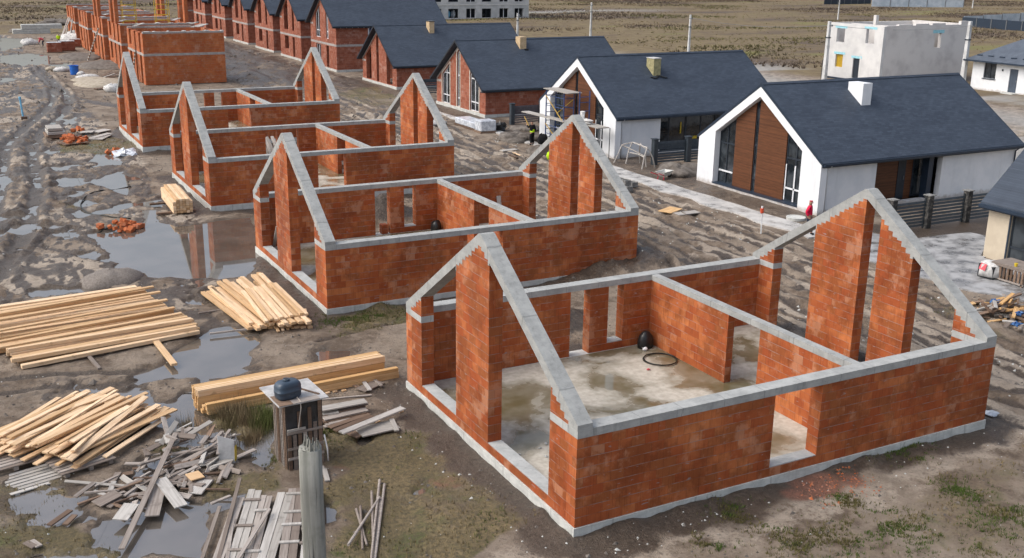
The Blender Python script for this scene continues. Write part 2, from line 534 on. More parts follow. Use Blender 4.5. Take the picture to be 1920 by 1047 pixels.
def m_panel():
    k = NT('brown_wood_cladding', 0.5, 0.35)
    o = k.coord()
    sp = k.node("ShaderNodeSeparateXYZ"); k.link(o, sp.inputs[0])
    b = k.math('ABSOLUTE', k.math('SUBTRACT', k.math('FRACT', k.math('DIVIDE', sp.outputs[2], 0.145)), 0.5))
    j = k.ramp(b, 0.0, 0.06, 1, 0)
    g = k.noise(k.mapv(o, (2, 2, 30)), 1, 4)
    row = k.noise(k.mapv(o, (0.01, 0.01, 6.9)), 1.0, 0)
    c = k.mix(k.ramp(k.math('ADD', k.math('MULTIPLY', g, .6), k.math('MULTIPLY', row, .4)), .3, .7), (0.075, 0.028, 0.012), (0.155, 0.060, 0.026))
    k.color(k.mix(k.math('MULTIPLY', j, .7), c, (0.02, 0.01, 0.006)))
    return k.m


def m_roof():
    k = NT('slate_grey_shingle', 0.62, 0.35)
    o = k.coord()
    sp = k.node("ShaderNodeSeparateXYZ"); k.link(o, sp.inputs[0])
    cb = k.node("ShaderNodeCombineXYZ"); k.link(sp.outputs[0], cb.inputs[0]); k.link(k.math('MULTIPLY', sp.outputs[2], 1.75), cb.inputs[1])
    br = k.node("ShaderNodeTexBrick", offset=0.5)
    br.inputs["Scale"].default_value = 1; br.inputs["Brick Width"].default_value = 0.34; br.inputs["Row Height"].default_value = 0.15
    br.inputs["Mortar Size"].default_value = 0.008
    br.inputs["Color1"].default_value = (0, 0, 0, 1); br.inputs["Color2"].default_value = (1, 1, 1, 1); br.inputs["Mortar"].default_value = (.4, .4, .4, 1)
    k.link(cb.outputs[0], br.inputs["Vector"])
    n = k.noise(k.mapv(k.offs(), (0.5, 1.1, 1.1), rot=(0.3, 0, 0.5)), 1.0, 5, 0.6)
    t = k.math('ADD', k.math('MULTIPLY', n, 0.7), k.math('MULTIPLY', br.outputs["Color"], 0.30))
    c = k.mix(k.ramp(t, 0.2, 0.9), (0.031, 0.043, 0.064), (0.056, 0.075, 0.105))
    c = k.mix(k.math('MULTIPLY', br.outputs["Fac"], 0.5), c, (0.018, 0.022, 0.03))
    k.color(c)
    k.bump(k.math('SUBTRACT', k.math('MULTIPLY', br.outputs["Color"], .3), br.outputs["Fac"]), 0.5, 0.012)
    return k.m


def m_tile():
    k = NT('grey_metal_tile', 0.4, 0.5)
    o = k.coord()
    w = k.node("ShaderNodeTexWave"); k.link(o, w.inputs[0]); w.inputs["Scale"].default_value = 3.0; w.bands_direction = 'Y'
    n = k.noise(k.offs(), 1.5, 4)
    k.color(k.mix(k.ramp(n, .3, .7), (0.07, 0.085, 0.11), (0.10, 0.12, 0.15)))
    k.bump(w.outputs["Fac"], .5, .03)
    return k.m


def m_glass():
    k = NT('dark_window_glass', 0.05, 0.6)
    n = k.noise(k.offs(), 1.3, 2)
    k.color(k.mix(k.ramp(n, .35, .65), (0.010, 0.014, 0.018), (0.045, 0.055, 0.065)))
    return k.m


def m_slab():
    k = NT('wet_floor_slab', 0.6, 0.5)
    o = k.coord()
    n = k.noise(k.mapv(o, (1, 1, 1), (4.2, 1.3, 0)), 0.42, 5, 0.55, 0.3)
    f = k.noise(o, 5, 5)
    dry = k.ramp(n, 0.40, 0.58)
    wetc = k.mix(k.ramp(k.noise(o, 0.7, 3), .35, .65), (0.125, 0.105, 0.055), (0.21, 0.19, 0.135))
    dryc = k.mix(k.ramp(f, .3, .7), (0.40, 0.365, 0.30), (0.55, 0.52, 0.45))
    k.color(k.mix(dry, wetc, dryc))
    k.rough(k.ramp(dry, 0.0, 0.7, 0.06, 0.7))
    k.bump(k.math('MULTIPLY', f, dry), 0.25, 0.01)
    return k.m


def m_water():
    k = NT('muddy_puddle_water', 0.03, 0.5)
    k.b.inputs["IOR"].default_value = 2.7
    n = k.noise(k.coord(), 0.8, 3)
    k.color(k.mix(k.ramp(n, .3, .7), (0.085, 0.074, 0.062), (0.125, 0.108, 0.092)))
    k.bump(k.noise(k.coord(), 2.5, 2), 0.012, 0.02)
    return k.m


def m_ground():
    k = NT('site_mud', 0.9, 0.3)
    ge = k.node("ShaderNodeNewGeometry"); P = ge.outputs["Position"]
    at1 = k.node("ShaderNodeAttribute", attribute_name="mask"); at2 = k.node("ShaderNodeAttribute", attribute_name="mask2")
    s1 = k.node("ShaderNodeSeparateColor"); k.link(at1.outputs["Color"], s1.inputs[0])
    s2 = k.node("ShaderNodeSeparateColor"); k.link(at2.outputs["Color"], s2.inputs[0])
    grass, wet, pale = s1.outputs; field, dust, road = s2.outputs
    n1 = k.noise(P, 0.35, 6, 0.62); n2 = k.noise(P, 1.6, 8, 0.70); n3 = k.noise(P, 8.0, 6, 0.75); n4 = k.noise(k.mapv(P, (1, .45, 1), (7, 3, 0)), 0.8, 5)
    ng = k.math('ADD', k.math('MULTIPLY', k.math('SUBTRACT', n2, .5), 1.1), k.math('MULTIPLY', k.math('SUBTRACT', n3, .5), 1.0))
    c = k.mix(k.ramp(n2, .34, .66), (0.110, 0.088, 0.070), (0.232, 0.198, 0.164))
    c = k.mix(k.ramp(k.math('ADD', n1, k.math('MULTIPLY', ng, .22)), .42, .60, 0, 0.75), c, (0.265, 0.236, 0.202))
    c = k.mix(k.ramp(k.math('ADD', pale, ng), 0.30, 0.62), c, k.mix(k.ramp(n2, .3, .7), (0.27, 0.245, 0.215), (0.385, 0.355, 0.312)))
    wf = k.ramp(k.math('ADD', wet, k.math('MULTIPLY', ng, .9)), 0.36, 0.66)
    c = k.mix(wf, c, k.mix(k.ramp(n3, .3, .7), (0.046, 0.037, 0.030), (0.108, 0.089, 0.073)))
    # little clods and stones
    c = k.mix(k.ramp(n3, .57, .68, 0, .65), c, (0.060, 0.050, 0.042))
    c = k.mix(k.ramp(k.noise(k.mapv(P, (1, 1, 1), (3, 9, 0)), 5.0, 6, .8), .60, .70, 0, .6), c, (0.30, 0.275, 0.245))
    c = k.mix(k.ramp(k.noise(P, 16, 2), .70, .76, 0, .6), c, (0.36, 0.34, 0.31))
    c = k.mix(1.0, c, (1.0, 0.925, 0.85), 'MULTIPLY'); c = k.mix(k.ramp(dust, .1, .9, 0, .85), c, k.mix(k.ramp(n3, .35, .65), (0.16, 0.082, 0.058), (0.27, 0.120, 0.078)))
    gcol = k.mix(k.ramp(n4, .35, .65), (0.135, 0.108, 0.055), (0.215, 0.165, 0.088))
    gcol = k.mix(k.ramp(k.noise(P, 0.9, 5), .50, .68), gcol, (0.088, 0.105, 0.036))
    gf = k.ramp(k.math('ADD', grass, k.math('MULTIPLY', k.math('SUBTRACT', n2, .5), 0.9)), 0.32, 0.62)
    c = k.mix(gf, c, k.mix(k.ramp(n3, .35, .65), gcol, (0.09, 0.075, 0.045)))
    fcol = k.mix(k.ramp(n4, .36, .64), (0.140, 0.104, 0.060), (0.195, 0.152, 0.082))
    fcol = k.mix(k.ramp(k.noise(k.mapv(P, (.028, .06, 1), (3, 8, 0), (0, 0, .5)), 1, 5, .6), .48, .66), fcol, (0.098, 0.072, 0.056))
    fcol = k.mix(k.ramp(k.noise(k.mapv(P, (.02, .05, 1), (13, 2, 0), (0, 0, .3)), 1, 4), .56, .70), fcol, (0.17, 0.165, 0.055))
    fcol = k.mix(k.ramp(n2, .5, .75, 0, .5), fcol, (0.10, 0.078, 0.055))
    c = k.mix(k.ramp(field, .2, .8), c, fcol)
    rc = k.mix(k.ramp(n2, .3, .7), (0.24, 0.235, 0.225), (0.36, 0.345, 0.32))
    c = k.mix(road, c, rc)
    gr = k.noise(P, 20.0, 6, 0.8); g2_ = k.noise(P, 4.5, 7, .75)
    c = k.mix(k.ramp(gr, .40, .30, 0, .55), c, (0.035, 0.029, 0.024)); c = k.mix(k.ramp(g2_, .43, .33, 0, .55), c, (0.060, 0.050, 0.041))
    c = k.mix(k.ramp(gr, .60, .72, 0, .45), c, (0.33, 0.30, 0.265))
    k.color(c)
    k.rough(k.math('SUBTRACT', 0.92, k.math('MULTIPLY', wf, 0.58)))
    h = k.math('ADD', k.math('MULTIPLY', n2, .6), k.math('MULTIPLY', n3, .5))
    k.bump(h, 1.0, 0.12)
    return k.m


def m_pave(ca=(0.28, 0.275, 0.265), cb=(0.52, 0.51, 0.49)):
    k = NT('wet_pale_paving', 0.5, 0.4)
    ge = k.node("ShaderNodeNewGeometry"); P = ge.outputs["Position"]
    n = k.noise(P, 0.9, 8, 0.72); f = k.noise(P, 6, 6, .75)
    w = k.ramp(n, .36, .60)
    c = k.mix(w, ca, cb)
    c = k.mix(k.ramp(f, .55, .72, 0, .5), c, (0.13, 0.12, 0.11))
    k.color(c); k.rough(k.ramp(w, 0, 1, .22, .75)); k.bump(f, .3, .015)
    return k.m


M['panel'] = m_panel(); M['roof'] = m_roof(); M['tile'] = m_tile(); M['glass'] = m_glass(); M['slab'] = m_slab()
M['water'] = m_water(); M['ground'] = m_ground(); M['pave'] = m_pave(); M['apron'] = m_pave((0.13, 0.125, 0.12), (0.36, 0.365, 0.37))

# ------------------------------------------------------------------ ground
def axis(steps):
    out = [steps[0][0]]
    for a, b, s0, s1 in steps:
        x = a; s = s0
        while x < b - 1e-6:
            f = (x - a) / (b - a); s = s0 + (s1 - s0) * f
            x = min(b, x + s); out.append(x)
    return np.array(out)


gx_ = axis([(-700, -40, 120, 20), (-40, -14, 6, .5), (-14, 16, .13, .13), (16, 30, .2, .3), (30, 110, .6, 4), (110, 900, 8, 80)])
gy_ = axis([(-300, -30, 60, 10), (-30, -7, 4, .4), (-7, 28, .13, .14), (28, 66, .18, .3), (66, 165, .4, .9), (165, 350, 2, 8), (350, 1500, 20, 150)])
GX, GY = np.meshgrid(gx_, gy_)
X = GX.ravel(); Y = GY.ravel()
WZ = GZ - 0.075                                   # level the rain water stands at
PUDDLES = [
    [(168, 437), (215, 430), (262, 424), (300, 416), (330, 421), (400, 414), (470, 404), (481, 440), (480, 492), (455, 516), (400, 521), (330, 519), (280, 516), (235, 501), (200, 470)],
    [(265, 394), (292, 391), (300, 420), (265, 426)],
    [(355, 640), (385, 612), (430, 606), (490, 620), (490, 640), (470, 668), (450, 700), (400, 706), (330, 701), (300, 687), (330, 665)],
    [(175, 752), (240, 738), (330, 758), (322, 778), (215, 787), (170, 768)],
    [(245, 930), (330, 905), (395, 960), (388, 1046), (300, 1034), (236, 1012)],
    [(452, 832), (512, 803), (516, 850), (500, 874), (465, 866)],
    [(318, 806), (430, 800), (442, 826), (380, 834), (322, 826)],
    [(163, 298), (180, 288), (228, 289), (229, 309), (192, 308)],
    [(178, 335), (215, 321), (229, 318), (242, 335), (242, 366), (215, 356), (188, 346)],
    [(134, 398), (152, 391), (165, 398), (150, 406)],
    [(178, 392), (225, 387), (222, 398), (180, 400)],
    [(0, 71), (42, 71), (52, 84), (0, 96)],
    [(0, 103), (50, 99), (92, 104), (94, 121), (40, 123), (0, 118)],
    [(94, 118), (137, 117), (138, 130), (100, 132)],
    [(0, 144), (22, 144), (34, 150), (0, 154)],
    [(75, 284), (100, 276), (110, 283), (90, 290)],
    [(118, 222), (142, 218), (140, 232), (120, 235)],
    [(20, 930), (60, 920), (80, 945), (30, 960)],
    [(70, 950), (110, 925), (170, 925), (140, 975), (90, 985)],
    [(595, 657), (655, 653), (650, 672), (600, 675)],
    [(1010, 545), (1055, 535), (1060, 548), (1020, 560)],
]
PUDDLES = [gpoly(p) for p in PUDDLES]
TRACKS = [  # (pixels along the rut, width in metres, depth)
    ([(-10, 400), (6, 345), (8, 300), (15, 270), (35, 250), (65, 225), (85, 207), (102, 185), (97, 163), (62, 130)], .55, .10),
    ([(30, 470), (48, 440), (64, 385), (70, 345), (62, 305), (60, 275), (85, 240), (118, 215), (130, 197), (120, 172), (97, 150), (72, 125)], .6, .12),
    ([(130, 197), (165, 192), (225, 202)], .5, .06), ([(100, 168), (140, 183), (215, 199)], .4, .05),
    ([(0, 182), (40, 170), (85, 172)], .5, .06), ([(0, 135), (35, 131), (75, 133), (110, 128)], 1.2, .10),
    ([(0, 128), (40, 124), (80, 127)], 1.0, .10),
    ([(-20, 716), (110, 702), (250, 698), (360, 684)], .35, .06), ([(-20, 742), (90, 728), (200, 722), (330, 706), (480, 690)], .3, .05),
    ([(0, 520), (30, 470), (45, 440)], .5, .06), ([(50, 370), (95, 352), (130, 340)], .3, .04), ([(60, 352), (110, 342), (160, 332)], .25, .03),
    ([(60, 460), (120, 470), (190, 490)], .25, .05), ([(50, 430), (130, 440), (210, 470)], .2, .04), ([(30, 500), (90, 440), (160, 425)], .2, .04),
    ([(600, 640), (700, 612), (760, 602)], .3, .04),
]
GRASS = [  # pixel outline, strength
    ([(330, 770), (420, 745), (505, 765), (520, 880), (440, 858), (330, 830)], .85),
    ([(-20, 890), (110, 905), (200, 960), (250, 1060), (-20, 1060)], .66),
    ([(330, 900), (420, 890), (520, 880), (560, 920), (380, 960)], .6),
    ([(600, 800), (700, 790), (780, 810), (900, 890), (985, 985), (900, 1060), (590, 1060)], .70),
    ([(1230, 1010), (1400, 960), (1560, 905), (1700, 905), (1930, 800), (1930, 1060), (1200, 1060)], .38),
    ([(1640, 870), (1720, 835), (1740, 850), (1660, 885)], .4),
    ([(610, 588), (690, 572), (765, 574), (765, 600), (640, 622)], .72),
    ([(1180, 1000), (1230, 975), (1260, 985), (1200, 1015)], .4),
    ([(118, 268), (200, 250), (262, 268), (268, 280), (190, 292), (110, 286)], .72),
    ([(130, 380), (150, 374), (160, 382), (135, 390)], .5),
    ([(440, 770), (500, 800), (470, 830), (430, 800)], .6),
    ([(620, 175), (700, 160), (790, 200), (680, 200)], .5),
    ([(1740, 560), (1830, 590), (1930, 640), (1900, 660), (1800, 640)], .35),
]
nA = fbm(X * .9, Y * .9, 1); nB = fbm(X * .28, Y * .28, 2); nC = fbm(X * 3.1, Y * 3.1, 3, 3); nD = fbm(X * .11, Y * .11, 9)
far = sstep(30, 42, X) + sstep(175, 200, Y)
yard = 1 - np.clip(far, 0, 1)
Z = GZ + (nA - .5) * .10 + (nC - .5) * .055
grass = np.zeros_like(X); wet = np.zeros_like(X); pale = np.zeros_like(X); dust = np.zeros_like(X); road = np.zeros_like(X)
# street of ruts between the two rows
mid = sstep(13.6, 15.0, X) * (1 - sstep(23.6, 24.6, X)) * sstep(-12, -6, Y) * (1 - sstep(78, 96, Y))
ph = X * 7.0 + (nB - .5) * 10 + (fbm(X * .5, Y * .12, 19) - .5) * 9
rut = np.sin(ph); lump = fbm(X * 2.2, Y * .55, 5)
Z += mid * (rut * .075 * (.5 + nA) + (lump - .5) * .42 + (nC - .5) * .10 + .03)
wet = np.maximum(wet, mid * np.clip(.38 - .55 * rut * (.4 + nA) + (nA - .5) * 1.2 + (nC - .5) * .6, 0, 1))
pale = np.maximum(pale, mid * np.clip(sstep(.54, .62, fbm(X * 2.4, Y * .32, 21)) * .9 + .25 * sstep(.3, .9, rut), 0, 1))
# dug earth between the far rows
dug = sstep(15, 17, X) * (1 - sstep(28, 29.2, X)) * sstep(70, 92, Y) * (1 - sstep(165, 180, Y))
Z += dug * (fbm(X * .9, Y * .22, 6) - .5) * .9
wet = np.maximum(wet, dug * np.clip(.75 + (nA - .5) * 1.5, 0, 1))
# verge of soil in front of the finished houses
verge = sstep(26.2, 26.6, X) * (1 - sstep(29.5, 30.5, X)) * sstep(14, 20, Y) * (1 - sstep(95, 99, Y))
wet = np.maximum(wet, verge * .55)
fw = sstep(28, 29, X) * (1 - sstep(37, 40, X)) * sstep(13, 14, Y) * (1 - sstep(19, 21, Y))
wet = np.maximum(wet, fw * .8)
# trampled yard on the camera's left
yardL = (1 - sstep(-1.5, .5, X)) * sstep(15, 20, Y) * (1 - sstep(170, 178, Y))
Z += yardL * ((fbm(X * 1.7, Y * 1.2, 8) - .5) * .17 + (nC - .5) * .07)
wet = np.maximum(wet, yardL * sstep(.52, .70, fbm(X * .7, Y * .55, 12)) * .8)
wet = np.maximum(wet, yardL * sstep(.55, .64, fbm(X * 2.6, Y * 1.1, 13)) * .7)
wet = np.maximum(wet, yardL * sstep(.57, .63, fbm(X * 3.6 + nB * 5, Y * .7 + nA * 2, 15)) * .85)
pale = np.maximum(pale, yardL * sstep(.46, .60, fbm(X * .33, Y * .28, 14)) * .75)
# damp fill tight against the new foundations
for hy in (0, 18.0, 36.45, 55.85):
    dx = np.maximum(np.maximum(-X, X - 13.9), 0); dy = np.maximum(np.maximum(hy - Y, Y - hy - 10.05), 0)
    dd = np.sqrt(dx * dx + dy * dy)
    wet = np.maximum(wet, (1 - sstep(.5, 1.9, dd + (nA - .5) * 1.6)) * .75)
    Z += (1 - sstep(.1, .9, dd)) * np.clip((nA - .42), 0, 1) * .42 * (dd > 0.0)
    inn = (X > .1) & (X < 13.8) & (Y > hy + .1) & (Y < hy + 9.9)
    Z = np.where(inn, -.45, Z)
# soil ramp piled against the back end of house two's side wall
d2 = np.maximum(0, 17.99 - Y)
ramp_ = sstep(8.5, 13.6, X) * (1 - sstep(14.4, 16.6, X)) * (1 - sstep(.25, 2.0, d2 - .6 * sstep(11, 14, X) + (nA - .5) * .8)) * (Y < 19.2)
Z += ramp_ * (.72 + (nA - .5) * .5 + (nC - .5) * .25)
wet = np.maximum(wet, ramp_ * .7)
d3 = np.sqrt(((X - 7.0) / 2.6) ** 2 + ((Y - 13.6) / 1.7) ** 2)
Z += .62 * (1 - sstep(0, 1, d3)) * (.5 + 1.0 * nA + (nC - .5) * .5)
wet = np.maximum(wet, .95 * (1 - sstep(.6, 1.1, d3)))
d4 = np.sqrt(((X - 7.5) / 3) ** 2 + ((Y - 31.5) / 2.0) ** 2)
Z += 1.1 * (1 - sstep(0, 1, d4)) * (.6 + .8 * nA)
wet = np.maximum(wet, .9 * (1 - sstep(.5, 1, d4)))
for px, w, dep in TRACKS:
    pts = gpoly(px)
    d = seg_dist(X, Y, pts) + (nA - .5) * .5 * w
    wet = np.maximum(wet, (1 - sstep(w * .35, w * 1.0, d)) * .98)
    Z += 1.5 * (-dep * (1 - sstep(w * .2, w * .8, d)) + dep * .7 * np.exp(-((d - w * 1.15) / (w * .35)) ** 2)) * (.6 + .8 * nC)
    Z = np.where((d < w * 1.6) & (nA < .60), np.maximum(Z, WZ + .004), Z)
    wet = np.maximum(wet, np.exp(-((d - w * 1.6) / (w * .6)) ** 2) * sstep(.45, .65, nC) * .6)
for k, pts in enumerate(PUDDLES):
    sd = sdist(X, Y, pts) + (nA - .5) * .8 + (nC - .5) * .30
    f = sstep(-.35, .35, sd)
    Z = Z * (1 - f) + (GZ - .16 + (nC - .5) * .07) * f
    wet = np.maximum(wet, sstep(-1.0, .1, sd) * .6)
    pale = pale * (1 - .7 * f)
# shallow standing water in the low spots of the yard and round the timber
SH_A = ((-13.5, -1.2), (2.6, 15.8)); SH_B = ((-13.5, -1.0), (21, 55))
for (xr, yr), s_, th, sc_ in ((SH_A, 55, .575, .75), (SH_B, 56, .60, .55)):
    rg = sstep(xr[0], xr[0] + .6, X) * (1 - sstep(xr[1] - .8, xr[1], X)) * sstep(yr[0], yr[0] + .6, Y) * (1 - sstep(yr[1] - .8, yr[1], Y))
    f = rg * sstep(th, th + .05, fbm(X * sc_, Y * sc_, s_) + (nC - .5) * .08)
    Z = Z * (1 - f) + (GZ - .15 + (nC - .5) * .10) * f; wet = np.maximum(wet, rg * sstep(th - .07, th, fbm(X * sc_, Y * sc_, s_)) * .7); pale *= 1 - .6 * f
for px, st in GRASS:
    sd = sdist(X, Y, gpoly(px))
    grass = np.maximum(grass, sstep(-.8, .7, sd + (nA - .5) * 2.4) * st * (.55 + .9 * nB))
for px, r in (((1545, 910), 1.0), ((840, 905), .55), ((640, 868), .3), ((670, 870), .35), ((905, 362), .7), ((1600, 905), .7), ((1490, 930), .5)):
    c = at(px[0], px[1]); d = np.sqrt((X - c.x) ** 2 + ((Y - c.y) * 1.1) ** 2)
    dust = np.maximum(dust, (1 - sstep(r * .35, r * 1.1, d + (nA - .5) * 1.2 * r)) * .9)
# pale sandy strip that runs beside house one, bottom of the photograph
sw = seg_dist(X, Y, gpoly([(1010, 1050), (1200, 1010), (1400, 985), (1600, 930), (1780, 860), (1900, 815)]))
pale = np.maximum(pale, (1 - sstep(.3, 1.3, sw + (nA - .5) * 1.6)) * .55); grass *= sstep(.2, 1.1, sw + (nA - .5))
# lane and fields behind the finished houses
road = np.exp(-((X - (71 + (nD - .5) * 5)) / 4.5) ** 2) * (Y < 140) * .9
road = np.maximum(road, sstep(.50, .62, fbm(X * .12, Y * .22, 31)) * sstep(46, 50, X) * (1 - sstep(76, 90, X + (nD - .5) * 16)) * (Y < 110))
road = np.maximum(road, .8 * np.exp(-((Y - (222 + (X - 110) * .10 + (nD - .5) * 10)) / 5.0) ** 2) * sstep(100, 112, X) * (1 - sstep(150, 170, X)))
field = np.clip(sstep(44, 60, X + (nA - .5) * 6) + sstep(168, 182, Y + (nB - .5) * 10), 0, 1)
lane = (1 - sstep(74, 84, X + (nD - .5) * 8)) * (X > 40) * (Y < 112)
field = field * (1 - lane * .97)
pale = np.maximum(pale, lane * .45)
Z += field * (fbm(X * .05, Y * .05, 40) - .5) * .6
Z = np.where((X > 28.2) & (X < 44.5) & (Y < 170) & (Y > 2), np.minimum(Z, GZ + .02), Z)
nv = len(X); nx = len(gx_); ny = len(gy_)
me = bpy.data.meshes.new("ground")
ii = np.arange(nv).reshape(ny, nx)
quads = np.stack([ii[:-1, :-1], ii[:-1, 1:], ii[1:, 1:], ii[1:, :-1]], -1).reshape(-1, 4)
me.vertices.add(nv); me.vertices.foreach_set("co", np.stack([X, Y, Z], -1).ravel())
me.loops.add(quads.size); me.loops.foreach_set("vertex_index", quads.ravel().astype(np.int32))
me.polygons.add(len(quads)); me.polygons.foreach_set("loop_start", np.arange(0, quads.size, 4, dtype=np.int32))
me.polygons.foreach_set("use_smooth", np.ones(len(quads), bool))
me.update(calc_edges=True)
one = np.ones(nv)
for nm, ch in (("mask", (grass, wet, pale)), ("mask2", (field, dust, road))):
    a = me.attributes.new(nm, 'FLOAT_COLOR', 'POINT')
    a.data.foreach_set("color", np.stack([np.clip(c, 0, 1) for c in ch] + [one], -1).ravel())
me.materials.append(M['ground'])
g = bpy.data.objects.new("ground", me); COL.objects.link(g); g['kind'] = 'structure'


def gz(x, y):
    i = min(max(int(np.searchsorted(gx_, x)) - 1, 0), nx - 2); j = min(max(int(np.searchsorted(gy_, y)) - 1, 0), ny - 2)
    fx = (x - gx_[i]) / (gx_[i + 1] - gx_[i]); fy = (y - gy_[j]) / (gy_[j + 1] - gy_[j])
    q = Z.reshape(ny, nx)
    return float((q[j, i] * (1 - fx) + q[j, i + 1] * fx) * (1 - fy) + (q[j + 1, i] * (1 - fx) + q[j + 1, i + 1] * fx) * fy)


def ag(px, py):
    """a ground spot, on the ground's own height"""
    p = at(px, py)
    return Vector((p.x, p.y, gz(p.x, p.y)))


for pk, pts in enumerate(PUDDLES):
    cx = sum(p[0] for p in pts) / len(pts); cy = sum(p[1] for p in pts) / len(pts)
    big = []
    for x, y in pts:
        v = Vector((x - cx, y - cy)); L = v.length
        v = v * ((L + 1.3) / L); big.append((cx + v.x, cy + v.y))
    mb = MB(); mb.v = [(x, y, WZ - .0035 * (pk % 5)) for x, y in big]; mb.f = [tuple(range(len(big)))]
    struct("puddle", mb, M['water'])
for (xr, yr), q in ((SH_A, .027), (SH_B, .030)):
    mb = MB(); mb.v = [(xr[0], yr[0], WZ - q), (xr[1], yr[0], WZ - q), (xr[1], yr[1], WZ - q), (xr[0], yr[1], WZ - q)]; mb.f = [(0, 1, 2, 3)]
    struct("puddle", mb, M['water'])
# water lying in the ruts of the yard
mb = MB(); mb.v = [(-14, 56, WZ - .022), (0, 56, WZ - .022), (4, 112, WZ - .022), (-6, 112, WZ - .022)]; mb.f = [(0, 1, 2, 3)]
struct("puddle", mb, M['water'])


# paved footpath in front of the finished houses, with the street's wet apron
def sheet(name, outline, z, th, mat):
    mb = MB(); mb.pz(outline, z - th, z)
    return struct(name, mb, mat)


pth = []
for i in range(0, 46):
    y = 19.0 + i * 1.2
    pth.append((24.75 + .22 * math.sin(i * 1.7) + R.uniform(-.10, .10) + (0.9 if y > 46 else 0), y))
pth2 = [(26.30 + R.uniform(-.08, .08), 19.0 + i * 1.2) for i in range(0, 46)]
sheet("pavement", pth + pth2[::-1], GZ + .07, .25, M['pave'])
ap = [(24.9, 18.9), (24.2, 14), (24.6, 9.5), (26.0, 7), (29.6, 5), (29.6, 12.8), (30.1, 13.4), (33, 13.8), (33, 16.3), (28.6, 16.8), (28.2, 18.9)]
ap2 = []
for i in range(len(ap)):
    a, b = ap[i], ap[(i + 1) % len(ap)]
    for k in range(5):
        f = k / 5; ap2.append((a[0] + (b[0] - a[0]) * f + R.uniform(-.15, .15), a[1] + (b[1] - a[1]) * f + R.uniform(-.15, .15)))
sheet("pavement", ap2, GZ + .066, .25, M['apron'])

# ------------------------------------------------------------------ roofless house shells
W, L, T, H, RH, AP = 10.05, 13.88, 0.40, 2.25, 0.20, 5.87
SLP = (AP - 2.58) / (W / 2 - .06)


def beam_low(y):                        # underside of the sloping gable beam
    return 2.58 + SLP * min(y, W - y) - .30


def stair(y0, y1, z0, side=0.02):
    """top outline of a brick pier under the sloping beam, stepped course by course"""
    br = {y0, y1, W / 2}
    for k in range(0, 32):
        yk = (H + RH + .125 * k - .03 - 2.58 + .30) / SLP
        br |= {yk, W - yk}
    ys = sorted(b for b in br if y0 <= b <= y1)
    out = []
    for a, b in zip(ys, ys[1:]):
        z = z0 + .125 * math.floor((beam_low((a + b) / 2) + .03 - z0) / .125)
        z = max(z0, z - (0, 0, .02, .035, .06)[int(a * 97) % 5])
        out += [(a, z), (b, z)]
    return out


def gable_end(root, x0, x1, piers, sills, outer_first):
    lowline = []
    for y0, y1 in piers:
        for a, b in ((y0, y1),):
            lo = MB()
            ya, yb = a, b
            if a == 0: ya = T             # the side wall holds the corner
            if b == W: yb = W - T
            lo.px([(ya, .0), (yb, .0), (yb, H), (ya, H)], x0, x1)
            top = stair(a, b, H + RH)
            if a == 0 or b == W:
                pass
            if max(z for y, z in top) > H + RH + .01 or (a > 0 and b < W):
                poly = [(a, H + RH if (a == 0 or b == W) else H)] + top[:] + [(b, H + RH if (a == 0 or b == W) else H)]
                poly = [p for i, p in enumerate(poly) if i == 0 or (abs(p[0] - poly[i - 1][0]) + abs(p[1] - poly[i - 1][1])) > 1e-5]
                # one prism per step keeps every face flat
                for (p, q) in zip(top[::2], top[1::2]):
                    zb = H + RH if (a == 0 or b == W) else H
                    if p[1] > zb + .01: lo.px([(p[0], zb), (q[0], zb), (q[0], p[1]), (p[0], p[1])], x0, x1)
            part('gable_pier', lo, M['brick'], root)
    for y0, y1 in sills:
        part('sill_wall', MB().box(x0, y0, 0, x1, y1, .25), M['brick'], root)
        part('sill', MB().box(x0 + .012, y0 + .002, .25, x1, y1 - .002, .268), M['concrete'], root)
    # sloping beam: concrete fills the steps of the brick below it
    ys = {0, W, W / 2 - .06, W / 2 + .06}
    pts = []
    bl = lambda y: max(beam_low(y), H + RH)
    segs = []
    allp = sorted(piers)
    cur = 0.0
    yk0 = (H + RH - 2.58 + .30) / SLP
    for y0, y1 in allp:
        if y0 > cur + 1e-6: segs.append(('open', cur, y0))
        segs.append(('pier', y0, y1)); cur = y1
    low = []
    for kind, a, b in segs:
        if kind == 'open':
            low += [(a, bl(a)), (b, bl(b))]
        else:
            low += stair(a, b, H + RH)
    top = [(W, H + RH), (W, 2.58), (W / 2 + .06, AP), (W / 2 - .06, AP), (0, 2.58), (0, H + RH)]
    low = [p for p in low if 1e-6 < p[0] < W - 1e-6 or p[1] > H + RH + .01]
    poly = low + top
    out = []
    for p in poly:
        if not out or abs(p[0] - out[-1][0]) + abs(p[1] - out[-1][1]) > 1e-5: out.append(p)
    mb = MB()
    dx = -.006 if outer_first else .006
    mb.px(out, x0 + min(dx, 0), x1 + max(dx, 0))
    part('gable_beam', mb, M['concrete_y'], root)


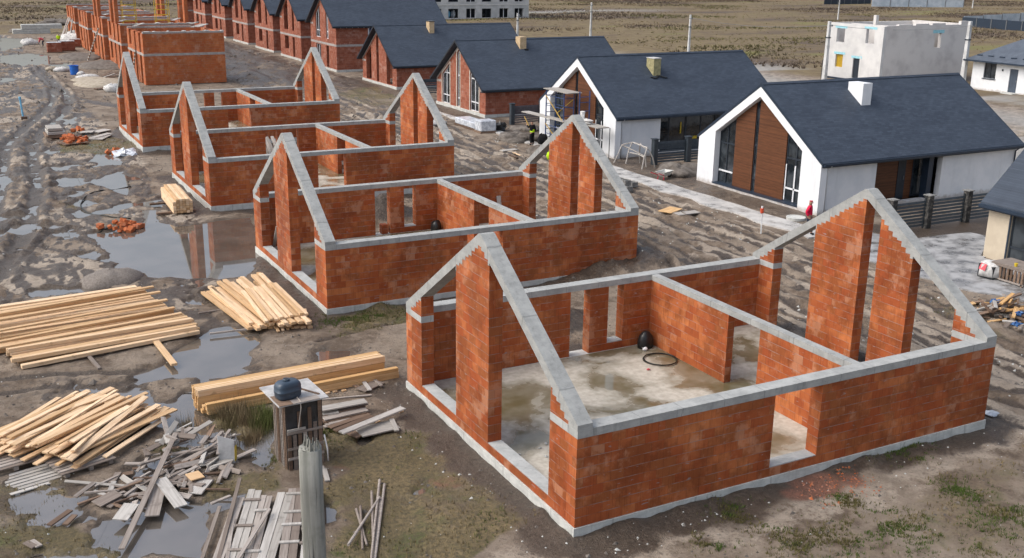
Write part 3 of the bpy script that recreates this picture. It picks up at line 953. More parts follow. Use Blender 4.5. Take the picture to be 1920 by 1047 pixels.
def make_shell():
    root = thing('house_shell', 'x', 'unfinished house')
    P = .035
    f = MB()
    f.box(-P, -P, -.75, L + P, T + P, -.004); f.box(-P, W - T - P, -.75, L + P, W + P, -.004)
    f.box(-P, T + P, -.75, T + P, W - T - P, -.004); f.box(L - T - P, T + P, -.75, L + P, W - T - P, -.004)
    part('foundation', f, M['plinth'], root)
    part('floor_slab', MB().box(T + P, T + P, -.40, L - T - P, W - T - P, .0), M['slab'], root)
    w = MB()
    w.box(0, 0, 0, 5.80, T, H); w.box(7.38, 0, 0, L, T, H); w.box(5.80, 0, 0, 7.38, T, .25)
    part('side_wall', w, M['brick'], root)
    part('sill', MB().box(5.803, .012, .25, 7.377, T, .27), M['concrete'], root)
    w = MB(); y0, y1 = W - T, W
    w.box(0, y0, 0, 5.61, y1, H); w.box(6.37, y0, .25, 7.08, y1, H); w.box(7.69, y0, .25, L, y1, H); w.box(6.37, y0, 0, L, y1, .25)
    part('side_wall', w, M['brick'], root)
    part('sill', MB().box(7.083, y0, .25, 7.687, y1 - .01, .29), M['concrete'], root)
    part('partition_wall', MB().box(8.80, T, 0, 9.05, 4.10, H), M['brick'], root)
    part('partition_wall', MB().box(8.80, 5.56, 0, 9.05, W - T, H), M['brick'], root)
    part('ring_beam', MB().box(0, -.006, H, L, T, H + RH), M['concrete_x'], root)
    part('ring_beam', MB().box(0, W - T, H, L, W + .006, H + RH), M['concrete_x'], root)
    part('partition_beam', MB().box(8.79, T, H, 9.06, W - T, H + RH - .012), M['concrete_y'], root)
    for x0, x1, ps in ((0, T, (1.24, 8.89)), (L - T, L, (1.20, 8.93))):
        dx = (-.006, 0) if x0 == 0 else (0, .006)
        part('corner_beam', MB().box(x0 + dx[0], T, H, x1 + dx[1], ps[0], H + RH), M['concrete'], root)
        part('corner_beam', MB().box(x0 + dx[0], ps[1], H, x1 + dx[1], W - T, H + RH), M['concrete'], root)
    gable_end(root, 0, T, [(0, 1.24), (4.47, 6.47), (8.89, W)], [(1.24, 4.47), (6.47, 8.89)], True)
    gable_end(root, L - T, L, [(0, 1.20), (2.93, 4.30), (4.97, 7.05), (8.93, W)], [], False)
    return root


shell = make_shell()
SH = [((0, 0, 0), 'roofless red block house shell nearest the camera, puddles drying on its pale floor'),
      ((.08, 18.0, -.04), 'roofless red block house shell second from the camera, beside the small fanned stack of beams'),
      ((0, 36.45, .07), 'roofless red block house shell third from the camera, beside the short tied block of timber'),
      ((-.1, 55.85, .12), 'farthest single-storey roofless shell, next to the grass patch with broken block pallet')]
for i, (loc, lab) in enumerate(SH):
    o = shell if i == 0 else dup(shell, loc)
    o.location = loc; o['label'] = lab; o['group'] = 'roofless single-storey house shells in a row'


# ------------------------------------------------------------------ walls with openings
def gable_wall(mb, x0, x1, y0, y1, z0, prof, ops, apex_y):
    """wall in (y,z) under prof(y); ops = (ya, yb, za, zb) openings, zb None = up to the slope"""
    br = sorted({y0, y1, apex_y} | {o[0] for o in ops} | {o[1] for o in ops})
    for a, b in zip(br, br[1:]):
        mid = (a + b) / 2; z = z0; done = False
        for o in sorted((o for o in ops if o[0] <= mid <= o[1]), key=lambda o: o[2]):
            if o[2] > z + 1e-4: mb.px([(a, z), (b, z), (b, o[2]), (a, o[2])], x0, x1)
            if o[3] is None:
                mb.px([(a, prof(a) - .42), (b, prof(b) - .42), (b, prof(b)), (a, prof(a))], x0, x1); done = True; break
            z = o[3]
        if not done: mb.px([(a, z), (b, z), (b, prof(b)), (a, prof(a))], x0, x1)


def side_wall(mb, y0, y1, xa, xb, z0, z1, ops):
    br = sorted({xa, xb} | {o[0] for o in ops} | {o[1] for o in ops})
    for a, b in zip(br, br[1:]):
        mid = (a + b) / 2; z = z0
        for o in sorted((o for o in ops if o[0] <= mid <= o[1]), key=lambda o: o[2]):
            if o[2] > z + 1e-4: mb.box(a, y0, z, b, y1, o[2])
            z = o[3]
        if z < z1 - 1e-4: mb.box(a, y0, z, b, y1, z1)


def poly_frame(mb, poly, x, wd, dp):
    """bars along the rim of a (y,z) polygon lying at depth x"""
    cy = sum(p[0] for p in poly) / len(poly); cz = sum(p[1] for p in poly) / len(poly)
    n = len(poly)
    ins = []
    for y, z in poly:
        ins.append((y + (cy - y) * min(.9, wd / max(.01, abs(cy - y))), z + (cz - z) * min(.9, wd / max(.01, abs(cz - z)))))
    for i in range(n):
        j = (i + 1) % n
        mb.px([poly[i], poly[j], ins[j], ins[i]], x, x + dp)


def front_window(root, poly, x, frame_mat, bars_z=(), bar_y=None, wd=.07, glass=None, bar_mat=None):
    mb = MB(); poly_frame(mb, poly, x, wd, .07)
    o = part('window', mb, frame_mat, root)
    ys = [p[0] for p in poly]; y0, y1 = min(ys) + wd * .8, max(ys) - wd * .8
    g = MB(); g.px(poly, x + .035, x + .055); part('pane', g, glass or M['glass'], o)
    if bars_z or bar_y:
        b = MB()
        for z in bars_z: b.box(x - .008, y0, z - .045, x + .028, y1, z + .045)
        for (y, za, zb) in (bar_y or []): b.box(x - .012, y - .04, za, x + .030, y + .04, zb)
        part('glazing_bar', b, bar_mat or frame_mat, o)
    return o


def pitched_roof(root, xa, xb, ya, yb, ze, zr, over=.35, th=.14, mat='roof', gut='gutter'):
    """two slabs meeting at a ridge along x; ze at the wall line"""
    ym = (ya + yb) / 2; s = (zr - ze) / (ym - ya)
    mb = MB()
    mb.px([(ya - over, ze - s * over), (ym, zr), (ym, zr + th), (ya - over, ze - s * over + th)], xa, xb)
    mb.px([(ym, zr), (yb + over, ze - s * over), (yb + over, ze - s * over + th), (ym, zr + th)], xa, xb)
    r = part('roof', mb, M[mat], root)
    c = MB(); c.px([(ym - .14, zr + th - s * .14 + .012), (ym, zr + th + .012), (ym + .14, zr + th - s * .14 + .012), (ym + .14, zr + th - s * .14 + .05), (ym, zr + th + .055), (ym - .14, zr + th - s * .14 + .05)], xa, xb)
    part('ridge_cap', c, M[mat], r)
    for y in (ya - over - .12, yb + over):
        g = MB().box(xa + .02, y, ze - s * over - .02, xb - .02, y + .12, ze - s * over + .10)
        if y < ya: g.px([(ya - over, ze - s * over - .10), (ya + .05, ze - s * over - .10), (ya + .05, ze - s * over - .025), (ya - over, ze - s * over - .025)], xa + .03, xb - .03)
        part('gutter', g, M[gut], r)
    for x in (xa - .03, xb):
        e = MB()
        e.px([(ya - over, ze - s * over - .03), (ym, zr - .03), (ym, zr + th + .02), (ya - over, ze - s * over + th + .02)], x, x + .03)
        e.px([(ym, zr - .03), (yb + over, ze - s * over - .03), (yb + over, ze - s * over + th + .02), (ym, zr + th + .02)], x, x + .03)
        part('verge_trim', e, M[gut], r)
    return r


def chimney(roof, x, y, w, d, z0, z1, mat, cap=None):
    o = part('chimney', MB().box(x - w / 2, y - d / 2, z0, x + w / 2, y + d / 2, z1), M[mat], roof)
    return o


ZB = GZ - .35


def white_house(Y0, Y1, X0, xlen, lab, side_ops, brown, scaff=False):
    root = thing('white_house', lab, 'house', (X0, Y0, GZ))
    dY = Y0 - 22.55
    ya, yb = Y0, Y1; ym = (ya + yb) / 2
    ze, zr = 2.45, 5.98
    prof = lambda y: ze + (zr - ze) * (1 - abs(y - ym) / (ym - ya))
    ia, ib, iz, iap = ya + 1.52, yb - 1.52, 2.98, 5.44
    ip = lambda y: iz + (iap - iz) * (1 - abs(y - ym) / (ym - ia))
    outer = [(ya, ZB), (yb, ZB), (yb, ze), (ym, zr), (ya, ze)]
    mb = MB()
    mb.px([(ya, ZB), (ia, ZB), (ia, ip(ia)), (ia, prof(ia)), (ya, ze)], X0, X0 + .45)
    mb.px([(ib, ZB), (yb, ZB), (yb, ze), (ib, prof(ib)), (ib, ip(ib))], X0, X0 + .45)
    mb.px([(ia, ip(ia)), (ym, iap), (ym, zr), (ia, prof(ia))], X0, X0 + .45)
    mb.px([(ym, iap), (ib, ip(ib)), (ib, prof(ib)), (ym, zr)], X0, X0 + .45)
    mb.px([(ia, ZB), (ib, ZB), (ib, -.08), (ia, -.08)], X0, X0 + .45)
    part('front_wall', mb, M['white'], root)
    part('sill', MB().box(X0 - .05, ia, -.10, X0 + .45, ib, -.05), M['gutter'], root)
    xr = X0 + .45
    off = ya - 22.55
    ws = [(ib, 30.0 + off), (30.0 + off, 28.36 + off), (28.36 + off, 28.02 + off), (28.02 + off, 25.66 + off), (25.66 + off, ia)]
    for i, (b, a) in enumerate(ws):
        pl = [(a, -.05), (b, -.05), (b, ip(b))] + ([(ym, iap)] if a < ym < b else []) + [(a, ip(a))]
        if i in (1, 3):
            part('cladding_panel', MB().px(pl, xr - .12, xr + .05), brown, root)
        else:
            pl = [(y + (.012 if y == a else -.012 if y == b else 0), z - (.0 if z < 0 else .02)) for y, z in pl]
            mid = (a + b) / 2
            if i == 2:
                front_window(root, pl, xr - .06, M['frame_dark'], bars_z=(.7, 2.6), wd=.05)
            else:
                o = front_window(root, pl, xr - .06, M['frame_dark'], bars_z=(2.35,), bar_y=[(mid, 0, ip(mid) - .1)], wd=.07)
                q = MB()
                q.box(xr - .09, a + .08, .64, xr - .07, b - .08, .74)
                if i == 4: q.box(xr - .09, mid - .05, .0, xr - .07, mid + .05, 2.0); q.box(xr - .09, b - .12, .0, xr - .07, b - .05, 2.0)
                part('glazing_bar', q, M['frame_white'], o)
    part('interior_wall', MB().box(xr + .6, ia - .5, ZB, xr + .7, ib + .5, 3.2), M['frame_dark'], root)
    xe = X0 + xlen
    # side walls: the south one has a recessed terrace
    w = MB(); side_wall(w, ya + .25, ya + .60, X0 + .45, xe, ZB, 2.45, [(a, b, -.1, 2.45) for a, b in side_ops])
    part('side_wall', w, M['white'], root); part('side_wall', MB().box(X0 + .45, yb - .60, ZB, xe, yb - .25, 2.45), M['white'], root); w = MB()
    w.px([(ya + .61, ZB), (yb - .61, ZB), (yb - .61, 2.42), (ym, zr - .3), (ya + .61, 2.42)], xe - .3, xe)
    part('back_wall', w, M['white'], root)
    r = pitched_roof(root, X0 + .02, xe + .12, ya - .0, yb + .0, 2.50, 6.02, over=.12)
    for x in (X0 + .62, xe - .2):
        part('downpipe', MB().tube([(x, ya - .14, 2.40), (x, ya + .15, 2.15), (x, ya + .17, GZ - .05)], .045, 8), M['gutter' if x > X0 + 2 else 'white'], root, smooth=True)
    return root, r


def recess(root, Y0, xa, xb, items):
    """terrace recess behind the side wall: list of (x0, x1, kind)"""
    y = Y0 + 1.0
    for a, b, kind in items:
        if kind == 'wood': part('cladding_panel', MB().box(a, y, -.2, b, y + .1, 2.5), M['panel'], root)
        elif kind == 'door':
            o = part('door', MB().box(a, y - .03, -.15, b, y + .08, 2.4), M['frame_dark'], root)
            part('handle', MB().box(b - .16, y - .08, .95, b - .12, y - .031, 1.15), M['steel_grey'], o)
        elif kind == 'post': part('post', MB().box(a, y - .7, -.2, b, y - .25, 2.45), M['gutter'], root)
        else:
            f = MB()
            f.box(a, y - .02, -.1, b, y + .06, 0.0); f.box(a, y - .02, 2.35, b, y + .06, 2.45)
            for k in range(3):
                xx = a + (b - a - .08) * k / 2; f.box(xx, y - .02, 0, xx + .08, y + .06, 2.35)
            o = part('window', f, M['frame_dark'], root)
            part('pane', MB().box(a + .02, y + .01, -.05, b - .02, y + .03, 2.4), M['glass'], o)


hA, rA = white_house(22.55, 32.95, 28.6, 15.6, 'white gabled house with brown clad front and white chimney, behind the red-jacketed walker', [(32.9, 38.0)], M['panel'])
recess(hA, 22.55, 32.9, 38.0, [(32.7, 35.35, 'wood'), (35.35, 35.95, 'door'), (35.95, 36.5, 'wood'), (36.5, 38.2, 'win'), (37.0, 37.35, 'post')])
chimney(rA, 34.78, 26.45, .70, 1.15, 4.4, 6.12, 'white')
hB, rB = white_house(41.0, 51.3, 27.85, 14.5, 'white gabled house with scaffolding at its glazed front and an unfinished chimney', [(31.7, 40.0)], M['panel'])
recess(hB, 41.0, 31.7, 40.0, [(31.5, 34.4, 'win'), (34.4, 37.0, 'win'), (37.0, 40.2, 'win')])
for k, (x, z, w_, h_) in enumerate(((33.9, 1.0, .10, .8), (36.2, 2.2, .9, .14), (34.9, .55, .5, .2), (37.6, 2.25, .8, .12))):
    part('yellow_tape', MB().box(x, 41.955, z, x + w_, 41.962, z + h_), M['yellow'], hB)
ch = chimney(rB, 33.25, 44.6, .60, .9, 4.2, 5.98, 'insul')
part('chimney_cap', MB().box(32.92, 44.12, 5.98, 33.58, 45.08, 6.03), M['bag'], ch)
# torn foil at the foot of that chimney lies flat on the slope
fo = MB()
for k in range(9):
    xx = 32.75 + .14 * k; y = 44.10 - .1 * math.sin(k) - .08
    z = 2.50 + (6.02 - 2.50) / 5.15 * (y - 41.0) + .14
    fo.blob((xx, y, z + .03), (.13, .12, .045), k, 7, 4)
part('chimney_flashing', fo, M['black'], rB)


def brick_house(Y0, Y1, X0, xlen, lab, wins, glazed, ze=2.15, zr=5.75, grp=None):
    root = thing('brick_house', lab, 'house', (X0, Y0, GZ), group=grp)
    ya, yb = Y0, Y1; ym = (ya + yb) / 2
    prof = lambda y: ze + (zr - .25 - ze) * (1 - abs(y - ym) / (ym - ya))
    mb = MB(); gable_wall(mb, X0, X0 + .4, ya, yb, 0, prof, [(a, b, .03, None) for a, b in wins], ym)
    part('front_wall', mb, M['brick_far'], root)
    # pale beam showing along the gable slopes and at eaves level
    e = MB()
    for s in (0, 1):
        p0, p1 = ((ya, ze), (ym, zr - .25)) if s == 0 else ((ym, zr - .25), (yb, ze))
        e.px([(p0[0], p0[1] - .16), (p1[0], p1[1] - .16), (p1[0], p1[1] + .01), (p0[0], p0[1] + .01)], X0 - .012, X0 - .001)
    e.px([(ya, ze - .32), (ya + 1.0, ze - .32), (ya + 1.0, ze - .12), (ya, ze - .12)], X0 - .012, X0 - .001)
    e.px([(yb - 1.0, ze - .32), (yb, ze - .32), (yb, ze - .12), (yb - 1.0, ze - .12)], X0 - .012, X0 - .001)
    part('gable_beam', e, M['band'], root)
    part('foundation', MB().box(X0 - .06, ya - .05, ZB, X0 + xlen - .2, yb + .05, 0), M['plinth'], root)
    xe = X0 + xlen
    part('side_wall', MB().box(X0 + .4, ya, 0, xe - .3, ya + .4, ze), M['brick_far'], root); part('side_wall', MB().box(X0 + .4, yb - .4, 0, xe - .3, yb, ze), M['brick_far'], root)
    w = MB(); w.px([(ya, 0), (yb, 0), (yb, ze), (ym, zr - .25), (ya, ze)], xe - .3, xe)
    part('back_wall', w, M['brick_far'], root)
    part('interior_wall', MB().px([(ya + .5, 0), (yb - .5, 0), (yb - .5, ze), (ym, zr - .6), (ya + .5, ze)], X0 + 2.4, X0 + 2.6), M['brick_far'], root)
    for a, b in wins:
        top = lambda y: prof(y) - .42
        pl = [(a, .03), (b, .03), (b, top(b))] + ([(ym, top(ym))] if a < ym < b else []) + [(a, top(a))]
        if glazed:
            rv = MB(); poly_frame(rv, [(a - .13, -.08), (b + .13, -.08), (b + .13, top(b) + .2)] + [(a - .13, top(a) + .2)], X0 - .02, .14, .03)
            part('window_surround', rv, M['reveal'], root)
            wide = b - a > .9
            front_window(root, pl, X0 + .10, M['frame_white'], bars_z=(.78, 2.75), bar_y=[((a + b) / 2, .05, top((a + b) / 2) - .05)] if wide else None, wd=.06)
    r = pitched_roof(root, X0 - .50, xe + .35, ya, yb, ze + .08, zr - .08, over=.38, gut='frame_dark')
    rf = MB()
    for k in range(int(xlen / .7)):
        x = X0 + .4 + .7 * k; rf.box(x, ya - .40, ze - .22, x + .07, ya + .0, ze - .10)
    part('rafter_end', rf, M['wood_brown'], r)
    return root, r


c1, r1 = brick_house(61.7, 71.65, 28.5, 14.3, 'red block house with slate roof and white-framed slit windows in its gable', [(62.95, 64.65), (66.72, 67.3), (68.8, 70.4)], True)
chm = chimney(r1, 34.05, 65.9, .62, .85, 4.6, 6.02, 'chimney_tan'); part('chimney_flashing', MB().box(34.15, 65.30, 4.86, 34.5, 65.47, 5.02), M['black'], chm)
c2, r2 = brick_house(82.85, 92.6, 29.1, 15.0, 'red block house with slate roof and empty unglazed gable slits', [(84.0, 85.6), (87.75, 88.42), (89.95, 91.45)], False)
chm = chimney(r2, 34.6, 86.95, .55, .85, 4.7, 6.15, 'chimney_tan'); part('chimney_cap', MB().box(34.28, 86.48, 6.15, 34.92, 87.42, 6.22), M['tarp'], chm)

# two-storey brick row with slate roofs
LB = ['nearest of the two-storey red houses, white-framed upper windows and a blue side window',
      'two-storey red house just beyond the one with white-framed windows, empty openings',
      'third two-storey red house from the camera, roofed, empty openings',
      'fourth two-storey red house from the camera, narrow slot openings',
      'fifth two-storey red house from the camera, half seen behind the others',
      'sixth two-storey red house, the farthest of the roofed row',
      'last two-storey red block house at the far end of the row, near the bare field']
YS = [(100.95, 110.3), (115.1, 124.2), (128.35, 137.7), (142.6, 151.5), (156.3, 165.2), (170.2, 179.2), (184.2, 193.0)]
for i, (ya, yb) in enumerate(YS):
    X0 = 29.05 + min(i, 3) * .22; xlen = 13.5; xe = X0 + xlen
    root = thing('two_storey_house', LB[i], 'house', (X0, ya, GZ), group='two-storey red block houses in a row')
    ym = (ya + yb) / 2; ze = 5.0; zr = 8.45
    prof = lambda y, ya=ya, ym=ym: 5.0 + 3.3 * (1 - abs(y - ym) / (ym - ya))
    wA, wB = (yb - 3.7, yb - 2.0), (ya + 2.7, ya + 3.6)
    top = prof
    mb = MB()
    gable_wall(mb, X0, X0 + .4, ya, yb, 0, lambda y: 2.6, [(wA[0], wA[1], .85, 2.5), (wB[0], wB[1], .02, 2.5)], ym)
    gable_wall(mb, X0, X0 + .4, ya, yb, 2.85, prof, [(wA[0], wA[1], 3.3, None), (wB[0], wB[1], 3.3, None)], ym)
    part('front_wall', mb, M['brick_far'], root)
    b = MB(); b.box(X0 - .02, ya - .02, 2.6, xe, yb + .02, 2.85)
    b.px([(ya, ze - .3), (ya + 1.1, ze - .3), (ya + 1.1, ze - .08), (ya, ze - .08)], X0 - .014, X0 - .001)
    b.px([(yb - 1.1, ze - .3), (yb, ze - .3), (yb, ze - .08), (yb - 1.1, ze - .08)], X0 - .014, X0 - .001)
    b.px([(ya, ze - .12), (ym, 8.18), (ym, 8.31), (ya, ze + .01)], X0 - .014, X0 - .001)
    b.px([(ym, 8.18), (yb, ze - .12), (yb, ze + .01), (ym, 8.31)], X0 - .014, X0 - .001)
    part('ring_beam', b, M['band'], root)
    part('foundation', MB().box(X0 - .08, ya - .06, ZB - .5, xe, yb + .06, 0), M['plinth'], root)
    w = MB(); w2 = MB()
    for z0, z1, win in ((0, 2.6, []), (2.85, 5.0, [(X0 + 4.0, X0 + 6.2, 3.6, 4.9)] if i == 0 else [])):
        side_wall(w, ya, ya + .4, X0 + .4, xe - .3, z0, z1, win); w2.box(X0 + .4, yb - .4, z0, xe - .3, yb, z1)
        w2.box(xe - .3, ya, z0, xe, yb, z1)
    part('side_wall', w, M['brick_far'], root); part('back_wall', w2, M['brick_far'], root)
    part('interior_wall', MB().px([(ya + .5, 0), (yb - .5, 0), (yb - .5, ze), (ym, 7.7), (ya + .5, ze)], X0 + 1.6, X0 + 1.8), M['brick_far'], root)
    if i == 0:
        o = part('window', MB().box(X0 + 3.86, ya - .02, 3.46, X0 + 4.0, ya + .1, 5.0).box(X0 + 6.2, ya - .02, 3.46, X0 + 6.34, ya + .1, 5.0).box(X0 + 4.0, ya - .02, 3.46, X0 + 6.2, ya + .1, 3.6).box(X0 + 5.05, ya + .02, 3.6, X0 + 5.15, ya + .1, 5.0), M['frame_white'], root)
        part('pane', MB().box(X0 + 4.0, ya + .12, 3.6, X0 + 6.2, ya + .14, 4.9), M['steel_blue'], o)
        for a, b_ in (wA, wB):
            pl = [(a, 3.3), (b_, 3.3), (b_, prof(b_) - .42), (a, prof(a) - .42)]
            front_window(root, pl, X0 + .12, M['frame_white'], bars_z=(4.1,), bar_y=[((a + b_) / 2, 3.3, prof((a + b_) / 2) - .45)])
        front_window(root, [(wA[0], .85), (wA[1], .85), (wA[1], 2.5), (wA[0], 2.5)], X0 + .12, M['frame_white'], bar_y=[(sum(wA) / 2, .85, 2.5)])
    r = pitched_roof(root, X0 - .5, xe + .3, ya, yb, ze + .05, zr - .1, over=.38, gut='frame_dark')
    rf = MB()
    for k in range(18):
        x = X0 + .4 + .7 * k; rf.box(x, ya - .40, ze - .32, x + .09, ya, ze - .20)
    part('rafter_end', rf, M['wood_pale'], r)

# ------------------------------------------------------------------ two-storey shells still going up
UL = ['nearest unfinished two-storey red shell, its long blank wall facing the farthest roofless shell',
      'second unfinished two-storey shell, carrying tall gable posts and a yellow scaffold',
      'third unfinished two-storey shell, with tall gable posts and the steep spotted ladder',
      'fourth unfinished two-storey shell, level topped, behind the pale sack heap',
      'farthest unfinished two-storey shell with props leaning on its end']
for i in range(5):
    ya = 95 + 13.9 * i; yb = ya + 9.5; xa, xb = 6.85, 14.95
    root = thing('two_storey_shell', UL[i], 'unfinished house', (xa, ya, GZ), group='unfinished two-storey shells in a row')
    ops = [(ya + 1.25, ya + 2.3), (ya + 4.1, ya + 5.0), (ya + 6.9, ya + 8.3)]
    zt = 4.85
    w = MB()
    gable_wall(w, xa, xa + .4, ya, yb, -.2, lambda y: 2.65, [(a, b, -.2, 2.65) for a, b in ops[:1]] + [(ops[1][0], ops[1][1], -.2, 2.65), (ops[2][0], ops[2][1], .7, 2.65)], ya + 3)
    gable_wall(w, xa, xa + .4, ya, yb, 2.90, lambda y: zt, [(a, b, 2.90 + .4 * (k == 2), zt) for k, (a, b) in enumerate(ops)], ya + 3)
    part('front_wall', w, M['brick_row'], root)
    w = MB(); w2 = MB(); w3 = MB()
    for z0, z1 in ((-.2, 2.65), (2.90, zt)):
        w.box(xa + .4, ya, z0, xb, ya + .4, z1); w2.box(xa + .4, yb - .4, z0, xb, yb, z1); w3.box(xb - .4, ya + .4, z0, xb, yb - .4, z1)
    part('side_wall', w, M['brick_row'], root); part('side_wall', w2, M['brick_row'], root); part('back_wall', w3, M['brick_row'], root)
    r = MB(); r.box(xa - .02, ya - .02, 2.65, xb + .02, yb + .02, 2.90)
    part('ring_beam', r, M['band'], root)
    for y0, y1 in ((ya - .01, ya + .4), (yb - .4, yb + .01)):
        part('top_beam', MB().box(xa + .05, y0, zt, xb, y1, zt + .18), M['band'], root)
    # mortar and white foam lumps left on the top course
    mb = MB()
    for k in range(7):
        mb.blob((xa + .4 + 1.2 * k + R.uniform(-.4, .4), ya + .2, zt + .19), (R.uniform(.12, .45), .17, R.uniform(.03, .09)), k + 10 * i, 7, 4)
    o = part('mortar_lump', mb, M['bag'], root); o['kind'] = 'stuff'
    if i in (1, 2):
        for y, x in ((ya + 3.05, xa), (ya + 6.0, xa), (ya + 3.05, xb - .4), (ya + 6.0, xb - .4)):
            part('gable_pier', MB().px([(y, zt), (y + .95, zt), (y + .95, zt + 3.3), (y, zt + 2.9)], x, x + .4), M['brick_row'], root)
    for k in range(14):
        x = xa + .6 + k * .56 + R.uniform(-.2, .2); y = (ya + .2) if k % 3 else (yb - .2)
        if k % 2 == 0: part('rebar', MB().tube([(x, y, zt + .1), (x + R.uniform(-.03, .03), y, zt + R.uniform(.5, .95))], .014, 5), M['wood_brown'], root)
# boards lying across the wall tops
for k, (x, y, dx, dy, i) in enumerate(((7.2, 101.5, 1.3, 3.2, 0), (12.4, 98, 2.2, 4.6, 0), (13.0, 98.4, 2.0, 4.2, 0), (13.5, 103.8, 1.3, 2.6, 0), (7.1, 110, 1.0, 3.0, 1), (12.9, 110.6, 1.6, 4.0, 1), (7.3, 124, 1.0, 2.4, 2))):
    z = 4.85 + .18 + .21
    mb = MB().bar((x, y, z), (x + dx, y + dy * 1.05, z + .02), .42, .05)
    solo('scaffold_board', mb, M['wood_pale'], ['pale board lying across the top of the nearest two-storey shell', 'pale board lying across the top of the second two-storey shell', 'pale board lying across the top of the third two-storey shell'][i], 'board', 'boards lying on the wall tops of the tall shells')


def yellow_frame(x, y, lab):
    root = thing('scaffold_tower', lab, 'scaffold', (x, y, 4.6), group='yellow scaffold towers on the two-storey shells')
    for dx in (0, 1.5):
        for dy in (0, 1.0): part('post', MB().tube([(x + dx, y + dy, 2.9), (x + dx, y + dy, 7.4)], .035, 6), M['yellow'], root)
    for z in (5.0, 5.6, 6.2, 6.8, 7.35):
        for dy in (0, 1.0): part('rung', MB().tube([(x, y + dy, z), (x + 1.5, y + dy, z)], .028, 6), M['yellow'], root)
    part('platform', MB().box(x - .05, y - .1, 7.37, x + 1.55, y + 1.1, 7.42), M['wood_pale'], root)
    return root


yellow_frame(8.1, 114.5, 'yellow tube scaffold tower behind the front gable posts of a tall shell')
yellow_frame(12.0, 115.5, 'yellow tube scaffold tower beside the back gable posts of a tall shell')


def ladder(p, q, lab, mat, n=11, w=.5, grp=None):
    root = thing('ladder', lab, 'ladder', p, group=grp)
    p, q = Vector(p), Vector(q); sd = Vector((0, 1, 0)).cross(q - p); sd = Vector((0, 1, 0))
    for s in (-1, 1): part('rail', MB().bar(p + sd * s * w / 2, q + sd * s * w / 2, .06, .09), mat, root)
    for k in range(n):
        c = p.lerp(q, (k + .6) / n)
        part('rung', MB().bar(c - sd * (w / 2 + .06), c + sd * (w / 2 + .06), .13, .13), M['wood_pale'], root)
    return root


ladder((4.7, 122.6, GZ), (6.75, 125.6, 3.6), 'long dark ladder with pale rungs leaning on a tall shell, foot in the mud', M['wood_brown'], 12, grp='ladders leaning on the tall shells')
ladder((6.0, 98.0, GZ), (6.75, 99.2, 3.0), 'short ladder with pale rungs leaning on the nearest two-storey shell', M['wood_brown'], 9, .4, grp='ladders leaning on the tall shells')
for k, (x0, y0, x1, y1) in enumerate(((4.6, 153.0, 6.8, 155.5), (4.9, 155.2, 6.8, 158.0), (5.4, 154.0, 6.8, 157), (5.8, 151.5, 6.8, 153))):
    solo('timber_prop', MB().bar((x0, y0, GZ - .05), (x1, y1, 3.2), .12, .12), M['wood_pale'], 'weathered timber prop leaning on the end of the farthest two-storey shell', 'timber prop', 'props leaning on the farthest tall shell')


# ------------------------------------------------------------------ timber
def plank(name, p, q, w, h, mat, label, cat='plank', group=None, roll=0.0):
    """a sawn length from p to q, its centre line given; its own x runs along the grain"""
    p, q = Vector(p), Vector(q); d = q - p; Lg = d.length
    mb = MB().box(-Lg / 2, -w / 2, -h / 2, Lg / 2, w / 2, h / 2)
    me = mb.mesh(name, bevel=min(w, h) * .07)
    me.materials.append(M[mat])
    o = bpy.data.objects.new(name, me); COL.objects.link(o)
    xa = d.normalized(); ya = Vector((0, 0, 1)).cross(xa)
    ya = ya.normalized() if ya.length > 1e-4 else Vector((0, 1, 0)); za = xa.cross(ya)
    m = Matrix((xa, ya, za)).transposed() @ Matrix.Rotation(roll, 3, 'X')
    o.matrix_world = Matrix.Translation((p + q) / 2) @ m.to_4x4()
    return tag(o, label, cat, group)


U1 = Vector((-4.7 + 10.68, 17.69 - 17.02, 0)).normalized(); V1 = Vector((-U1.y, U1.x, 0))


def stack(origin, u, layers, name, mat, label, grp, w, h, Lg, z0, gap=.02, jit=.12, yaw=.012):
    """layers: list of (v0, v1, end_shift) rows of beams laid side by side"""
    v = Vector((-u.y, u.x, 0)); z = z0
    for li, (v0, v1, sh) in enumerate(layers):
        y = v0
        while y < v1:
            a = R.gauss(0, yaw); e = sh(y) if callable(sh) else sh
            e += R.uniform(-jit, jit); ln = Lg + R.uniform(-.15, .15)
            c = Vector(origin) + v * y
            dd = u + v * a
            plank(name, c + dd * (e - ln) + Vector((0, 0, z + h / 2)), c + dd * e + Vector((0, 0, z + h / 2 + R.uniform(0, .012))), w * R.uniform(.9, 1.04), h, mat, label, 'plank', grp, R.gauss(0, .03))
            y += w + gap + R.uniform(0, .05)
        z += h + .006


